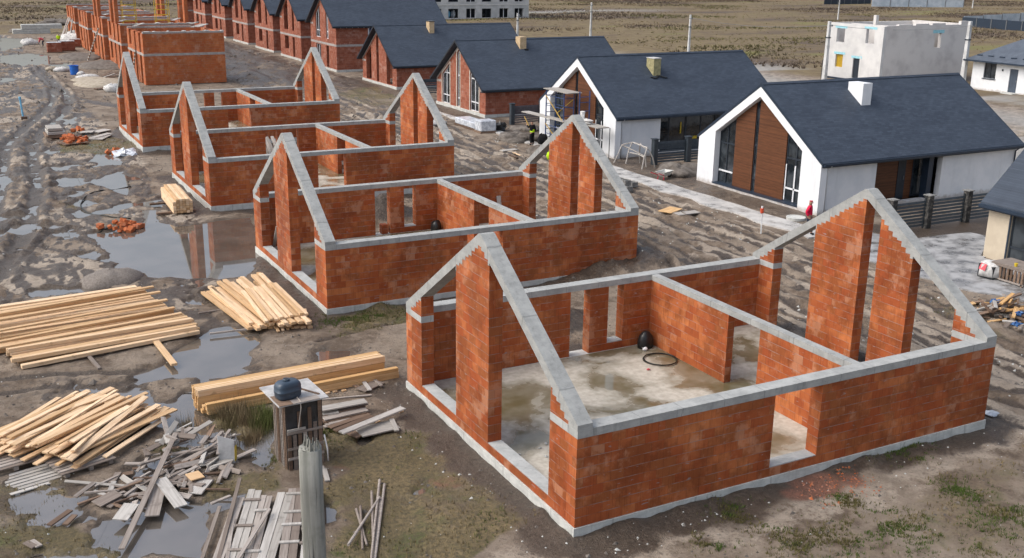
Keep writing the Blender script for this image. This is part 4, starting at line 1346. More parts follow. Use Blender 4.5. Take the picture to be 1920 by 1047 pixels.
# the big stack on the left: a low front part and a higher back part
F1 = Vector((-4.62, 17.75, 0))
G = 'pine beams of the big stack at the photograph\'s edge'
lbf = 'pale pine beam in the low front part of the biggest stack'
lbb = 'pale pine beam in the high back part of the biggest stack, before the grey mound'
stack(F1, U1, [(0, 1.5, 0), (.12, 1.45, -.1), (.62, 1.4, -.25)], 'pine_timber', 'wood_new', lbf, G, .21, .13, 6.0, GZ + .06, gap=.03, yaw=.02)
stack(F1 + V1 * 1.55 + U1 * -.35, U1, [(0, 3.6, lambda y: -.09 * y), (.1, 3.5, lambda y: -.1 * y), (.45, 3.4, lambda y: -.12 * y), (1.3, 3.3, -.35), (2.4, 3.3, -.5)], 'pine_timber', 'wood_new', lbb, G, .23, .135, 6.8, GZ + .06, jit=.1, gap=.05, yaw=.02)
for k in range(5):      # long pieces thrown askew on top
    a = F1 + V1 * (1.2 + .65 * k) + U1 * (-.3 - .05 * k); z = GZ + .06 + (.45, .49, .62, .76, .80)[k]
    plank('pine_timber', a + U1 * -6.6 + V1 * R.uniform(-.55, -.2) + Vector((0, 0, z - .02)), a + Vector((0, 0, z)), .17, .06, 'wood_new', 'fresh pine beam lying askew on top of the biggest stack', 'plank', G)
p = at(300, 650, GZ + .10); q = at(327, 684, GZ + .07)
plank('spacer', p - (q - p) * .6, q, .20, .09, 'wood_new', 'short pale bearer poking out from under the biggest beam stack, by the puddle', 'timber bearer')
p = at(170, 672, GZ + .05); q = at(187, 692, GZ + .05)
plank('spacer', p - (q - p) * .8, q, .12, .07, 'wood_old', 'thin grey bearer poking out from under the biggest beam stack, near its middle', 'timber bearer')

# fanned stack between the puddle and house two
G = 'pine beams of the fanned stack beside house two'
Lb = 'short pine beam in the fanned stack between the puddle and the second shell'
for k in range(17):
    f = k / 16
    top = at(380 + 112 * f, 540 - 28 * f, GZ + .30); bot = at(468 + 116 * f, 607 - 2 * f, GZ + .30)
    z = GZ + .12 + (.09 if k % 2 else 0) + (.12 if 4 < k else 0)
    d = (bot - top).normalized(); sh = d * R.uniform(-.25, .25); yw = Vector((-d.y, d.x, 0)) * R.uniform(-.22, .22)
    plank('pine_timber', Vector((top.x, top.y, z)) + sh + yw, Vector((bot.x, bot.y, z)) + sh, .17, .10, 'wood_new', Lb, 'plank', G)
for k in range(10):
    f = k / 9
    top = at(385 + 105 * f, 548 - 25 * f, GZ + .1); bot = at(470 + 112 * f, 612, GZ + .1)
    plank('pine_timber', Vector((top.x, top.y, GZ + .045)), Vector((bot.x, bot.y, GZ + .045)), .18, .10, 'wood_new', Lb, 'plank', G)
for k in range(9):
    f = k / 8
    top = at(455 + 60 * f, 545 - 14 * f, GZ + .48); bot = at(500 + 75 * f, 590 + 14 * (1 - f), GZ + .40)
    plank('pine_timber', (top.x, top.y, GZ + .46 + .05 * (k % 2)), (bot.x, bot.y, GZ + .40 + .05 * (k % 2)), .14, .08, 'wood_new', Lb, 'plank', G, R.gauss(0, .1))
for k in range(7):
    p = at(500 + 12 * k, 578 + R.uniform(-4, 4), GZ + .1); q = at(522 + 9 * k, 622 - 2 * k, GZ + .04)
    plank('pine_timber', (p.x, p.y, GZ + .14), (q.x, q.y, GZ + .04), .10, .05, 'wood_new', 'thin pine lath at the lower end of the fanned stack', 'plank', 'thin laths at the lower end of the fanned stack')
for (x0, y0, x1, y1), lb in (((372, 588, 425, 580), 'upper thin grey pole lying on the mud beside the fanned stack'), ((393, 626, 505, 613), 'lower thin grey pole lying along the puddle below the fanned stack')):
    p = at(x0, y0, GZ + .04); q = at(x1, y1, GZ + .04); plank('grey_pole', p, q, .08, .06, 'wood_old', lb, 'pole')

# long golden stack running past the outhouse
G = 'golden timbers of the long stack behind the outhouse'
p0 = at(385, 779, GZ); p1 = at(742, 709, GZ); u = (p1 - p0); u.z = 0; u.normalize(); v = Vector((-u.y, u.x, 0))
for row in range(2):
    for lay in range(3 - row):
        a = p0 + v * (.02 + row * .19); e = R.uniform(-.06, .1)
        z = GZ + .06 + lay * .115
        plank('golden_timber', (a.x + u.x * e, a.y + u.y * e, z), (a.x + u.x * (6.1 + e), a.y + u.y * (6.1 + e), z + .01), .17, .11, 'wood_gold', 'golden sawn beam in the low front of the long straight stack behind the outhouse', 'plank', G)
for row in range(9):
    for lay in range(3):
        a = p0 + v * (.42 + row * .062); e = R.uniform(-.05, .05) - .10
        z = GZ + .11 + lay * .212
        plank('golden_timber', (a.x + u.x * e, a.y + u.y * e, z), (a.x + u.x * (5.95 + e), a.y + u.y * (5.95 + e), z + R.uniform(0, .015)), .054, .205, R.choice(['wood_gold', 'wood_gold', 'wood_new']), 'golden board on edge in the high back of the long straight stack behind the outhouse', 'plank', G)

# small tied block of timber near house three
G = 'timbers of the small block stack near house three'
a0 = at(325, 405, GZ); b0 = at(300, 372, GZ)
u = (b0 - a0); u.z = 0; u.normalize(); v = Vector((u.y, -u.x, 0))
for c in range(6):
    for r in range(6):
        if r == 5 and c in (0, 5): continue
        e = R.uniform(-.06, .06); s0 = a0 + v * (.10 + c * .165) + u * e
        z = GZ + .16 + r * .125
        plank('block_timber', (s0.x, s0.y, z), (s0.x + u.x * 4.1, s0.y + u.y * 4.1, z), .155, .115, 'wood_new', 'pale beam in the small neat block of timber near the third shell', 'plank', G)
for (d, lb) in ((.6, 'nearer bearer under the small neat block of timber'), (3.0, 'farther bearer sticking out under the small neat block of timber')):
    s0 = a0 + u * d; plank('spacer', s0 - v * .75 + Vector((0, 0, .04)), s0 + v * 1.2 + Vector((0, 0, .04)), .20, .10, 'wood_brown', lb, 'timber bearer')

# loose heap of new boards, front left
G = 'loose new boards heaped in the front corner'
u = Vector((.735, .678, 0)); v = Vector((-u.y, u.x, 0)); c0 = Vector((-9.42, 10.85, GZ))
for k in range(66):
    layer = k // 9
    y = -1.65 + 3.4 * ((k % 9) + R.uniform(-.4, .4)) / 8.0 * (1 - layer * .05) + .1 * layer
    ang = R.gauss(0, .075) + (.24 if k % 11 == 0 else 0) - (.16 if k % 13 == 0 else 0) - .05 * y
    d = Matrix.Rotation(ang, 3, 'Z') @ u
    ln = R.uniform(3.3, 3.9) if k % 7 else R.uniform(2.2, 3.0)
    e = R.uniform(-.3, .3) - .25 * (y > .8)
    c = c0 + v * y + u * e
    z = GZ + .17 + layer * .062 * (1 - .06 * abs(y)) + R.uniform(0, .02)
    tl = R.gauss(0, .012)
    plank('loose_board', c - d * ln / 2 + Vector((0, 0, z - c0.z - tl * ln)), c + d * ln / 2 + Vector((0, 0, z - c0.z + tl * ln)), R.uniform(.12, .21), .045, 'wood_new', 'fresh yellow board in the loose criss-crossed heap near the camera', 'plank', G, R.gauss(0, .10))


def pallet(px, rot, lab, n=7, mat='wood_old', s=1.0, grp=None, z=None):
    c = ag(*px) if z is None else at(px[0], px[1], z)
    root = thing('pallet', lab, 'pallet', c, rot, grp)
    for k in range(n): part('slat', MB().box(-.6 * s, -.5 * s + k * s / n, .10, .6 * s, -.5 * s + (k + .72) * s / n, .125), M[mat], root, local=True)
    for x in (-.52, 0, .44): part('bearer', MB().box(x * s, -.5 * s, 0, (x + .09) * s, .5 * s, .10), M[mat], root, local=True)
    return root


G = 'grey slatted pallets under the loose heap'
pallet((62, 893), .25, 'grey slatted pallet under the near end of the loose board heap', 7, 'wood_pale', 1.25, G)
pallet((12, 868), .25, 'grey slatted pallet under the loose board heap, cut by the photograph\'s edge', 7, 'wood_old', 1.25, G)
pallet((150, 870), .3, 'grey slatted pallet mostly hidden under the middle of the loose board heap', 7, 'wood_old', 1.2, G)

# scrap of old boards
G = 'weathered scrap boards in the heap by the pool'
area = [(300, 835), (345, 822), (440, 832), (448, 870), (420, 905), (385, 935), (330, 935), (285, 935), (235, 968), (215, 950), (150, 925), (190, 900), (235, 885), (270, 865)]
A2 = gpoly(area)
xs = [p[0] for p in A2]; ys = [p[1] for p in A2]
n = 0
while n < 130:
    x = R.uniform(min(xs), max(xs)); y = R.uniform(min(ys), max(ys))
    if not inside(np.array([x]), np.array([y]), A2)[0]: continue
    n += 1
    core = math.exp(-((x + 7.0) ** 2 + (y - 8.8) ** 2) / 1.6)
    z = GZ + .04 + .42 * core * R.random() + n * .0004
    a = R.gauss(.6, .9); ln = R.uniform(.3, .85) if n % 6 else R.uniform(1.0, 1.6)
    d = Vector((math.cos(a), math.sin(a), R.gauss(0, .06) + (.12 if core > .4 else 0)))
    plank('scrap_board', Vector((x, y, z)) - d * ln / 2, Vector((x, y, z)) + d * ln / 2, R.uniform(.06, .17), R.uniform(.025, .05), R.choice(['wood_old', 'wood_old', 'wood_old', 'wood_brown', 'wood_pale']), 'weathered grey scrap board in the tangled heap beside the pool', 'board', G, R.gauss(0, .25))
plank('long_board', at(228, 1030, GZ + .05), at(330, 812, GZ + .45), .14, .04, 'wood_old', 'longest grey board, leaning from the pool edge over the scrap heap', 'board')
plank('broad_board', at(285, 968, GZ + .08), at(300, 905, GZ + .16), .34, .035, 'wood_old', 'broad brown-grey board hanging over the pool from the scrap heap', 'board')
plank('broad_board', at(340, 950, GZ + .09), at(300, 898, GZ + .22), .32, .035, 'wood_pale', 'broad pale board with a cross batten on the scrap heap', 'board')
plank('broad_board', at(225, 975, GZ + .12), at(247, 945, GZ + .2), .38, .03, 'wood_pale', 'pale square of boards propped at the near end of the scrap heap', 'board')
plank('broad_board', at(180, 946, GZ + .10), at(222, 924, GZ + .16), .40, .03, 'wood_old', 'broad grey board low on the near side of the scrap heap', 'board')
plank('broad_board', at(365, 926, GZ + .07), at(386, 900, GZ + .10), .36, .03, 'wood_pale', 'pale square board at the pool side of the scrap heap', 'board')
plank('broad_board', at(353, 896, GZ + .18), at(378, 889, GZ + .18), .42, .03, 'wood_new', 'small yellow plywood offcut on the scrap heap', 'board')
for (x0, y0, x1, y1), lb in (((92, 985, 132, 957), 'dark short board at the outer tip of the scrap heap'), ((122, 984, 140, 966), 'short brown offcut lying in the grass near the scrap heap'),
                             ((48, 1017, 66, 1026), 'tiny grey stick in the grass at the bottom corner, the upper one'), ((58, 1014, 74, 1025), 'tiny grey stick in the grass at the bottom corner, the lower one'),
                             ((436, 862, 478, 843), 'dark board lying in the water behind the bent metal sheet')):
    plank('short_board', at(x0, y0, GZ + .05), at(x1, y1, GZ + .05), .15, .035, 'wood_brown' if y0 > 950 and x0 > 80 else 'wood_old', lb, 'board')
# bent sheet standing in the scrap
mb = MB()
c = ag(427, 868); mb.extr([c + Vector((-.22, .0, 0)), c + Vector((.16, -.10, 0)), c + Vector((.20, -.02, .62)), c + Vector((-.20, .10, .78))], [c + Vector((-.22, .03, 0)), c + Vector((.16, -.07, 0)), c + Vector((.20, .01, .62)), c + Vector((-.20, .13, .78))])
mb.extr([c + Vector((.165, -.10, 0)), c + Vector((.26, .05, 0)), c + Vector((.28, .10, .55)), c + Vector((.205, -.02, .60))], [c + Vector((.165, -.07, 0)), c + Vector((.26, .08, 0)), c + Vector((.28, .13, .55)), c + Vector((.205, .01, .60))])
sh = solo('bent_sheet', mb, M['sheet'], 'bent pale sheet standing upright at the far rim of the scrap heap', 'metal sheet')
part('paint_patch', MB().extr([c + Vector((.17, -.112, .05)), c + Vector((.262, .038, .05)), c + Vector((.277, .078, .45)), c + Vector((.195, -.05, .45))], [c + Vector((.168, -.105, .05)), c + Vector((.26, .045, .05)), c + Vector((.275, .085, .45)), c + Vector((.193, -.043, .45))]), M['yellow'], sh)

# shuttering panels lying in front
def panel(p, q, w, lab, mat, nb=3, boards=2, grp='old shuttering panels lying in the front grass', lift=.10):
    p, q = Vector(p), Vector(q); d = q - p; Lg = d.length; mid = (p + q) / 2
    root = thing('shuttering_panel', lab, 'board panel', mid, group=grp)
    xa = d.normalized(); ya = Vector((0, 0, 1)).cross(xa).normalized(); za = xa.cross(ya)
    root.matrix_world = Matrix.Translation(mid) @ Matrix((xa, ya, za)).transposed().to_4x4()
    for k in range(boards):
        y0 = -w / 2 + k * w / boards; e = R.uniform(-.08, .08)
        part('board', MB().box(-Lg / 2 + e, y0, -.015, Lg / 2 + e, y0 + w / boards - .012, .015), M[mat], root, local=True, bevel=.003)
    for k in range(nb):
        x = -Lg / 2 + Lg * (k + .5) / nb + R.uniform(-.1, .1)
        part('batten', MB().box(x - .045, -w / 2 - .03, .016, x + .045, w / 2 + .03, .055), M['wood_pale' if mat != 'wood_pale' else 'wood_old'], root, local=True, bevel=.004)
    return root


PL = [((404, 1062, 448, 935), .26, 'narrow brown panel, outermost of those lying in the front grass', 'wood_old', 0, 1), ((437, 1060, 478, 920), .34, 'grey two-board panel next to the bundle of thin laths, front grass', 'wood_pale', 3, 2),
      ((462, 1075, 500, 930), .30, 'panel with a leaning stick across it, front grass', 'wood_old', 2, 2), ((490, 1075, 535, 925), .40, 'broad single plank panel lying between two battened ones, front grass', 'wood_pale', 0, 2),
      ((535, 1075, 556, 915), .40, 'battened panel close beside the weathered post', 'wood_old', 5, 2), ((575, 1075, 590, 918), .38, 'battened panel half hidden behind the weathered post', 'wood_pale', 5, 2)]
for (x0, y0, x1, y1), w_, lb, mt, nb, bo in PL:
    panel(at(x0, y0, GZ + .10), at(x1, y1, GZ + .16), w_, lb, mt, nb, bo)
for (x0, y0, x1, y1, z0, z1), lb in (((408, 1055, 450, 897, .1, .3), 'thin brown stick standing over the front panels'), ((445, 1050, 505, 955, .2, .28), 'thin stick lying slantwise over the front panels'),
                                     ((396, 945, 432, 930, .08, .1), 'short pale board at the head of the front panels'), ((375, 1060, 412, 950, .05, .1), 'dark plank on the outer side of the front panels'), ((425, 1055, 440, 945, .12, .15), 'thin lath between the front panels')):
    plank('thin_board', at(x0, y0, GZ + z0), at(x1, y1, GZ + z1), .09, .04, 'wood_old', lb, 'board')
# thin poles in the grass
G = 'thin grey poles crossed in the grass'
for x0, y0, x1, y1, z in ((653, 1022, 712, 932, .12), (668, 955, 688, 1022, .05), (676, 950, 680, 1030, .06), (697, 922, 700, 1022, .08), (712, 900, 696, 1050, .10), (721, 908, 703, 1052, .05), (714, 935, 700, 1060, .04)):
    a = at(x0, y0, GZ + z); b = at(x1, y1, GZ + z)
    solo('thin_pole', MB().tube([a, b], [.035, .028], 7), M['wood_old'], 'thin grey pole in the crossed bundle lying on the dry grass', 'pole', G)
# boards behind the outhouse
G = 'old boards stacked behind the outhouse'
BB = [((598, 768, 686, 752), .34, .34, 'wood_pale', 'broad pale board with two cross battens on the stack behind the outhouse'), ((606, 786, 688, 768), .18, .25, 'wood_old', 'grey board below the battened one behind the outhouse'),
      ((600, 792, 690, 772), .10, .22, 'wood_brown', 'dark board low in the stack behind the outhouse'), ((618, 802, 692, 776), .12, .2, 'wood_brown', 'reddish board fanned out at the near side of the stack behind the outhouse'),
      ((628, 808, 698, 780), .12, .2, 'wood_brown', 'reddish-brown lath fanned out beside the longest pale board'), ((640, 812, 756, 765), .24, .24, 'wood_pale', 'longest pale board laid slantwise over the stack behind the outhouse'),
      ((672, 812, 742, 796), .08, .62, 'wood_pale', 'broad square board panel lying flat nearest the first shell'), ((734, 786, 744, 808), .12, .14, 'wood_pale', 'short pale batten on the broad square panel'),
      ((660, 818, 700, 800), .05, .4, 'wood_brown', 'brown board half under the broad square panel'), ((600, 750, 697, 741), .04, .06, 'wood_old', 'thin stick lying between the golden stack and the old boards'),
      ((676, 732, 712, 716), .06, .42, 'wood_old', 'small grey board panel beside the end of the golden stack'), ((682, 716, 694, 732), .10, .12, 'wood_pale', 'short pale batten on the small grey panel'), ((702, 712, 716, 724), .10, .10, 'wood_old', 'short grey batten at the outer edge of the small grey panel'),
      ((604, 775, 634, 771), .22, .3, 'wood_pale', 'pale board end against the outhouse wall'), ((708, 713, 717, 710), .05, .1, 'wood_old', 'tiny grey offcut beside the golden stack'), ((663, 722, 672, 726), .05, .14, 'wood_brown', 'small brown offcut at the foot of the golden stack')]
for (x0, y0, x1, y1), z, w_, mt, lb in BB:
    plank('old_board', at(x0, y0, GZ + z), at(x1, y1, GZ + z), w_, .04, mt, lb, 'board', G)
for k in range(9):
    p = at(600 + R.uniform(0, 20), 775 + k * 3.2, GZ + .06 + .02 * (8 - k)); q = at(680 + R.uniform(-8, 10), 757 + k * 4.2, GZ + .06 + .02 * (8 - k))
    plank('old_board', p, q, .16, .035, R.choice(['wood_old', 'wood_brown']), 'dark weathered board inside the stack behind the outhouse', 'board', 'dark boards inside the stack behind the outhouse')
for (x, y) in ((640, 728), (615, 738), (628, 735), (752, 773), (708, 792), (645, 733)):
    c = ag(x, y); plank('offcut', c + Vector((-.07, 0, .03)), c + Vector((.07, .02, .03)), .10, .04, 'wood_new', 'small pale wood offcut lying by the golden stack', 'offcut', 'small offcuts by the golden stack')
for (x0, y0, x1, y1) in ((602, 875, 612, 892), (608, 880, 614, 902)):
    plank('offcut', at(x0, y0, GZ + .05), at(x1, y1, GZ + .04), .13, .04, 'wood_pale', 'pale board end peeping out behind the weathered post', 'offcut', 'board ends behind the weathered post')

# ------------------------------------------------------------------ outhouse, its tank, the broken post
def outhouse():
    bl = at(516, 872, GZ); bf = at(541, 884, GZ); br = at(608, 868, GZ)
    ux = Vector((br.x - bf.x, br.y - bf.y, 0)); wd = ux.length; ux.normalize(); uy = Vector((-ux.y, ux.x, 0)); dp = .95
    z = gz(bf.x, bf.y) - .05; hgt = 1.92
    root = thing('outhouse', 'grey slatted outhouse with black tarpaulin and flat sheet roof, tank on top', 'outhouse', (bf.x, bf.y, z))
    root.matrix_world = Matrix.Translation((bf.x, bf.y, z)) @ Matrix((ux, uy, Vector((0, 0, 1)))).transposed().to_4x4()
    k = 9
    for side, (n, ln) in enumerate(((8, dp), (8, dp))):
        x = 0 if side == 0 else wd
        for i in range(n):
            y0 = ln * i / n; g = .034 + R.uniform(0, .03)
            part('slat', MB().box(x - .012, y0 + g, R.uniform(-.02, .06), x + .012, y0 + ln / n - g * .3, hgt + R.uniform(-.05, 0)), M[R.choice(['wood_old', 'wood_brown'])], root, local=True)
    for i in range(7):
        x0 = wd * i / 7; hz = (1.02, 1.02, 1.66, 1.12, 1.72, 1.28, 1.86)[i]
        part('slat', MB().box(x0 + .022, -.012, .0, x0 + wd / 7 - .020, .012, hz), M['wood_old' if i % 2 else 'wood_brown'], root, local=True)
    for zz in (.34, .62, 1.06): part('cross_batten', MB().box(0, -.040, zz, wd, -.0135, zz + .065), M['wood_old'], root, local=True)
    part('cross_batten', MB().box(.0, -.075, 1.16, wd * .5, -.041, 1.22), M['wood_pale'], root, local=True)
    part('tarpaulin', MB().box(-.03 + .05, .016, .85, wd + .008, .03, hgt), M['tarp'], root, local=True)
    part('inner_lining', MB().box(.03, .05, .02, wd - .03, dp - .03, hgt - .02), M['tarp'], root, local=True)
    part('back_wall', MB().box(0, dp, 0, wd, dp + .03, hgt), M['wood_old'], root, local=True)
    rf = part('roof', MB().box(-.22, -.14, hgt, wd + .14, dp + .40, hgt + .035), M['sheet'], root, local=True)
    part('roof_board', MB().box(-.20, -.16, hgt + .037, .16, dp * .6, hgt + .05), M['wood_brown'], rf, local=True)
    part('roof_board', MB().box(.05, -.15, hgt + .037, wd * .9, .12, hgt + .047), M['wood_old'], rf, local=True)
    part('roof_batten', MB().bar((.55, .95, hgt + .05), (wd - .02, .12, hgt + .05), .05, .03), M['wood_brown'], rf, local=True)
    m = root.matrix_world
    # tank
    tk = thing('water_tank', 'dark blue plastic water tank on the outhouse roof', 'water tank', m @ Vector((.20, .33, hgt + .052)))
    rs = []
    for zz, s in ((0, .88), (.03, .97), (.08, 1), (.14, 1), (.145, 1.03), (.17, 1.03), (.175, 1), (.25, 1), (.31, .93), (.345, .78), (.355, .4)):
        ring = []
        for q in range(28):
            a = 2 * PI * q / 28; c_, s_ = math.cos(a), math.sin(a)
            px = .335 * s * math.copysign(abs(c_) ** .5, c_); py = .225 * s * math.copysign(abs(s_) ** .6, s_)
            ring.append((px, py, zz * 1.28))
        rs.append(ring)
    part('tank_body', MB().rings(rs), M['tank'], tk, smooth=True, local=True)
    part('filler_neck', MB().lathe((-.02, .02, .445), [(.085, 0), (.09, .03), (.085, .06), (.062, .06), (.06, .02)], 18), M['tank'], tk, smooth=True, local=True)
    part('neck_opening', MB().lathe((-.02, .02, .50), [(.058, 0), (.058, .006)], 16), M['black'], tk, local=True)
    tk.rotation_euler = (0, 0, math.atan2(ux.y, ux.x) + .15)
    pts = [m @ Vector(p) for p in ((.36, .10, hgt + .09), (.37, -.10, hgt + .06), (.36, -.16, hgt - .1), (.33, -.11, 1.5), (.30, -.085, 1.25), (.29, -.085, 1.22))]
    solo('hose', MB().tube(pts, .014, 6), M['reveal'], 'thin pale hose hanging from the tank down the outhouse front', 'hose', smooth=True)
    pts = [m @ Vector(p) for p in ((wd + .10, -.05, .10), (wd + .09, -.03, .45), (wd + .03, .0, .85))]
    solo('pipe', MB().tube(pts, .022, 6), M['whiteplastic'], 'white pipe stub leaning at the outhouse corner', 'pipe', smooth=True)


outhouse()
pc = CAM + ray(581, 840) * 9.9
pb_ = Vector((pc.x, pc.y, gz(pc.x, pc.y) - .3)); ptop = pc.z
po = thing('broken_post', 'tall weathered grey post with a splintered top, close to the camera', 'post', pb_, -.42)
mb = MB(); rs = []
hh = ptop - pb_.z
for f in [i / 22 for i in range(23)]:
    r = .118 - .018 * f
    rs.append([(r * 1.02 * math.copysign(abs(math.cos(a)) ** .55, math.cos(a)) * (1 + .02 * math.sin(9 * a)), r * 1.0 * math.copysign(abs(math.sin(a)) ** .55, math.sin(a)) * (1 + .02 * math.sin(7 * a)), f * hh) for a in [2 * PI * k / 28 for k in range(28)]])
mb.rings(rs)
part('shaft', mb, M['post'], po, local=True, smooth=True)
for k in range(26):
    a = R.uniform(0, 6.28); r = .095 * math.sqrt(R.random()); x, y = r * math.cos(a), r * math.sin(a); s = R.uniform(.008, .020); hz = R.uniform(.02, .11)
    part('splinter', MB().rings([[(x + s * math.cos(q), y + s * math.sin(q), hh - .04) for q in (0, 1.57, 3.14, 4.71)], [(x + .006 + s * .25 * math.cos(q), y + s * .25 * math.sin(q), hh + hz) for q in (0, 1.57, 3.14, 4.71)]]), M['post'], po, local=True)


# ------------------------------------------------------------------ fences between the finished houses
def slat_fence(lab, x0, x1, y, pillars, mat='fence', h=1.55, solid=0.0, pm='stone'):
    root = thing('fence', lab, 'fence', (x0, y, GZ))
    ps = [p for p in pillars]
    for p in ps:
        part('pillar', MB().box(p - .17, y - .17, GZ - .2, p + .17, y + .17, GZ + h + .12), M[pm], root, bevel=.02)
        part('pillar_cap', MB().box(p - .22, y - .22, GZ + h + .121, p + .22, y + .22, GZ + h + .17), M['blockgrey' if pm == 'stone' else pm], root)
    ed = [x0] + [c for p in ps for c in (p - .18, p + .18)] + [x1]
    for a, b in zip(ed[::2], ed[1::2]):
        if b - a < .2: continue
        mb = MB(); n = 8
        for k in range(n):
            z = GZ + .12 + (h - .18) * k / n
            hh = (h - .18) / n * (.62 if k < n * (1 - solid) else .985)
            mb.px([(y - .02, z), (y - .01, z), (y + .035, z + hh), (y + .025, z + hh)], a, b)
        for x in (a, b - .05): mb.box(x, y + .036, GZ, x + .05, y + .08, GZ + h)
        part('slat_panel', mb, M[mat], root)
    return root


slat_fence('dark slatted fence with stone pillars beside the tan house corner', 29.2, 39.5, 18.2, [29.35, 31.9, 34.75, 37.6])
slat_fence('dark slatted fence with solid upper boards beside the scaffolded white house', 29.15, 35.5, 38.3, [29.2, 31.9, 34.6], solid=.42, pm='fence')
slat_fence('brown-grey slatted fence beside the block house with white-framed windows', 28.7, 34.2, 57.5, [28.8, 31.5], mat='fence_brown', solid=.6, pm='fence')
slat_fence('dark slatted fence in the gap between the two slate-roofed block houses', 29.4, 36.0, 78.0, [29.5, 32.3, 35.2], mat='fence', solid=.3, pm='fence')

# tan house at the frame's edge
tn = thing('tan_house', 'tan rendered house corner with dark roof, cut by the photograph\'s edge', 'house', (29.9, 2.6, GZ))
fx = 29.9; ya, yb = 2.6, 13.1
mb = MB(); gable_wall(mb, fx, fx + .35, ya, yb, ZB, lambda y: 2.45, [(8.6, 11.9, -.1, 2.05), (4.0, 6.6, -.1, 2.05)], 7)
part('front_wall', mb, M['tan'], tn)
mb = MB(); mb.py([(fx + .35, ZB), (38, ZB), (38, 2.45), (33.9, 6.0), (fx + .35, 2.45)], yb - .35, yb)
part('side_wall', mb, M['tan'], tn)
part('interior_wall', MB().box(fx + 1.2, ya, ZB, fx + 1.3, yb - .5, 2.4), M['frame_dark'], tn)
for a, b in ((8.6, 11.9), (4.0, 6.6)):
    front_window(tn, [(a, -.1), (b, -.1), (b, 2.05), (a, 2.05)], fx + .10, M['frame_dark'], bars_z=(.5,), bar_y=[((a + b) / 2, -.1, 2.05), (a + (b - a) * .75, -.1, 2.05)])
    rv = MB(); poly_frame(rv, [(a - .08, -.18), (b + .08, -.18), (b + .08, 2.13), (a - .08, 2.13)], fx - .02, .08, .03); part('window_surround', rv, M['gutter'], tn)
mb = MB(); mb.py([(fx - .35, 2.12), (33.9, 6.15), (38.3, 2.12), (38.3, 2.30), (33.9, 6.33), (fx - .35, 2.30)], ya - .3, yb + .25)
r = part('roof', mb, M['roof'], tn)
part('gutter', MB().box(fx - .47, ya - .3, 2.10, fx - .34, yb + .25, 2.24), M['gutter'], r)
part('soffit', MB().box(fx - .34, ya - .25, 2.02, fx, yb + .2, 2.11), M['gutter'], r)

# ------------------------------------------------------------------ scaffold in front of the white house
sc = thing('scaffold', 'blue tube scaffold with ochre braces and plank decks before the white gable', 'scaffold', (26.9, 45.5, GZ))
for x in (26.55, 27.35):
    for y in (43.55, 45.6, 48.1): part('post', MB().tube([(x, y, GZ), (x, y, 3.72 if y > 44 else 4.05)], .045, 7), M['steel_blue'], sc)
    for y in (42.3, 40.9): part('post', MB().tube([(x, y, GZ), (x, y, 1.9)], .035, 7), M['steel_grey'], sc)
    for z in (.6, 1.2, 2.6, 3.3): part('rung', MB().tube([(x, 45.6, z), (x, 48.1, z)], .025, 6), M['steel_blue'], sc)
for y in (43.55, 45.6, 48.1):
    for z in (.3, .9, 1.5, 2.1, 2.7, 3.3, 3.66): part('rung', MB().tube([(26.55, y, z), (27.35, y, z)], .025, 6), M['steel_blue'], sc)
for p, q in (((26.5, 48.1, 3.3), (26.5, 45.3, 1.5)), ((27.4, 45.6, 3.3), (27.4, 48.1, 1.9)), ((26.5, 48.1, 1.3), (26.5, 45.6, -.1)), ((26.5, 51.2, 1.35), (26.55, 49.9, .1))):
    part('brace', MB().tube([p, q], .035, 6), M['ochre'], sc)
part('deck', MB().box(26.35, 44.8, 3.74, 27.5, 48.2, 3.80), M['wood_pale'], sc)
part('deck', MB().bar((26.6, 51.3, 1.72), (26.6, 45.2, 1.78), .62, .06), M['wood_pale'], sc)
part('deck', MB().box(26.4, 40.9, 1.90, 27.3, 43.5, 1.96), M['wood_pale'], sc)
for k, (x, y, z, r_, h_, lab, mt) in enumerate(((26.7, 43.35, 2.28, .16, .42, 'white bucket standing highest on the scaffold deck, beside the shell gable', 'whiteplastic'),)):
    b = thing('bucket', lab, 'bucket', (x, y, z))
    part('bucket_body', MB().lathe((0, 0, 0), [(r_ * .82, 0), (r_, h_ - .05), (r_ * 1.07, h_ - .05), (r_ * 1.07, h_)], 18), M[mt], b, local=True, smooth=False)
    part('lid', MB().lathe((0, 0, h_ + .001), [(r_ * 1.09, 0), (r_ * 1.09, .03), (r_ * .9, .04)], 18), M[mt], b, local=True)
for k, (dy, z) in enumerate(((0, 1.965), (-.05, 2.12))):
    solo('sack', MB().blob((26.75, 42.75 + dy, z + .08), (.30, .45, .085), k, 12, 6, rough=.12), M['bag'], ['lower pale sack on the scaffold deck', 'upper pale sack on the scaffold deck'][k], 'sack', smooth=True)
solo('sack_stack', MB().box(26.5, 43.05, 1.965, 26.95, 43.5, 2.275), M['bag'], 'pale block of insulation under the white bucket on the scaffold', 'insulation block', bevel=.03)

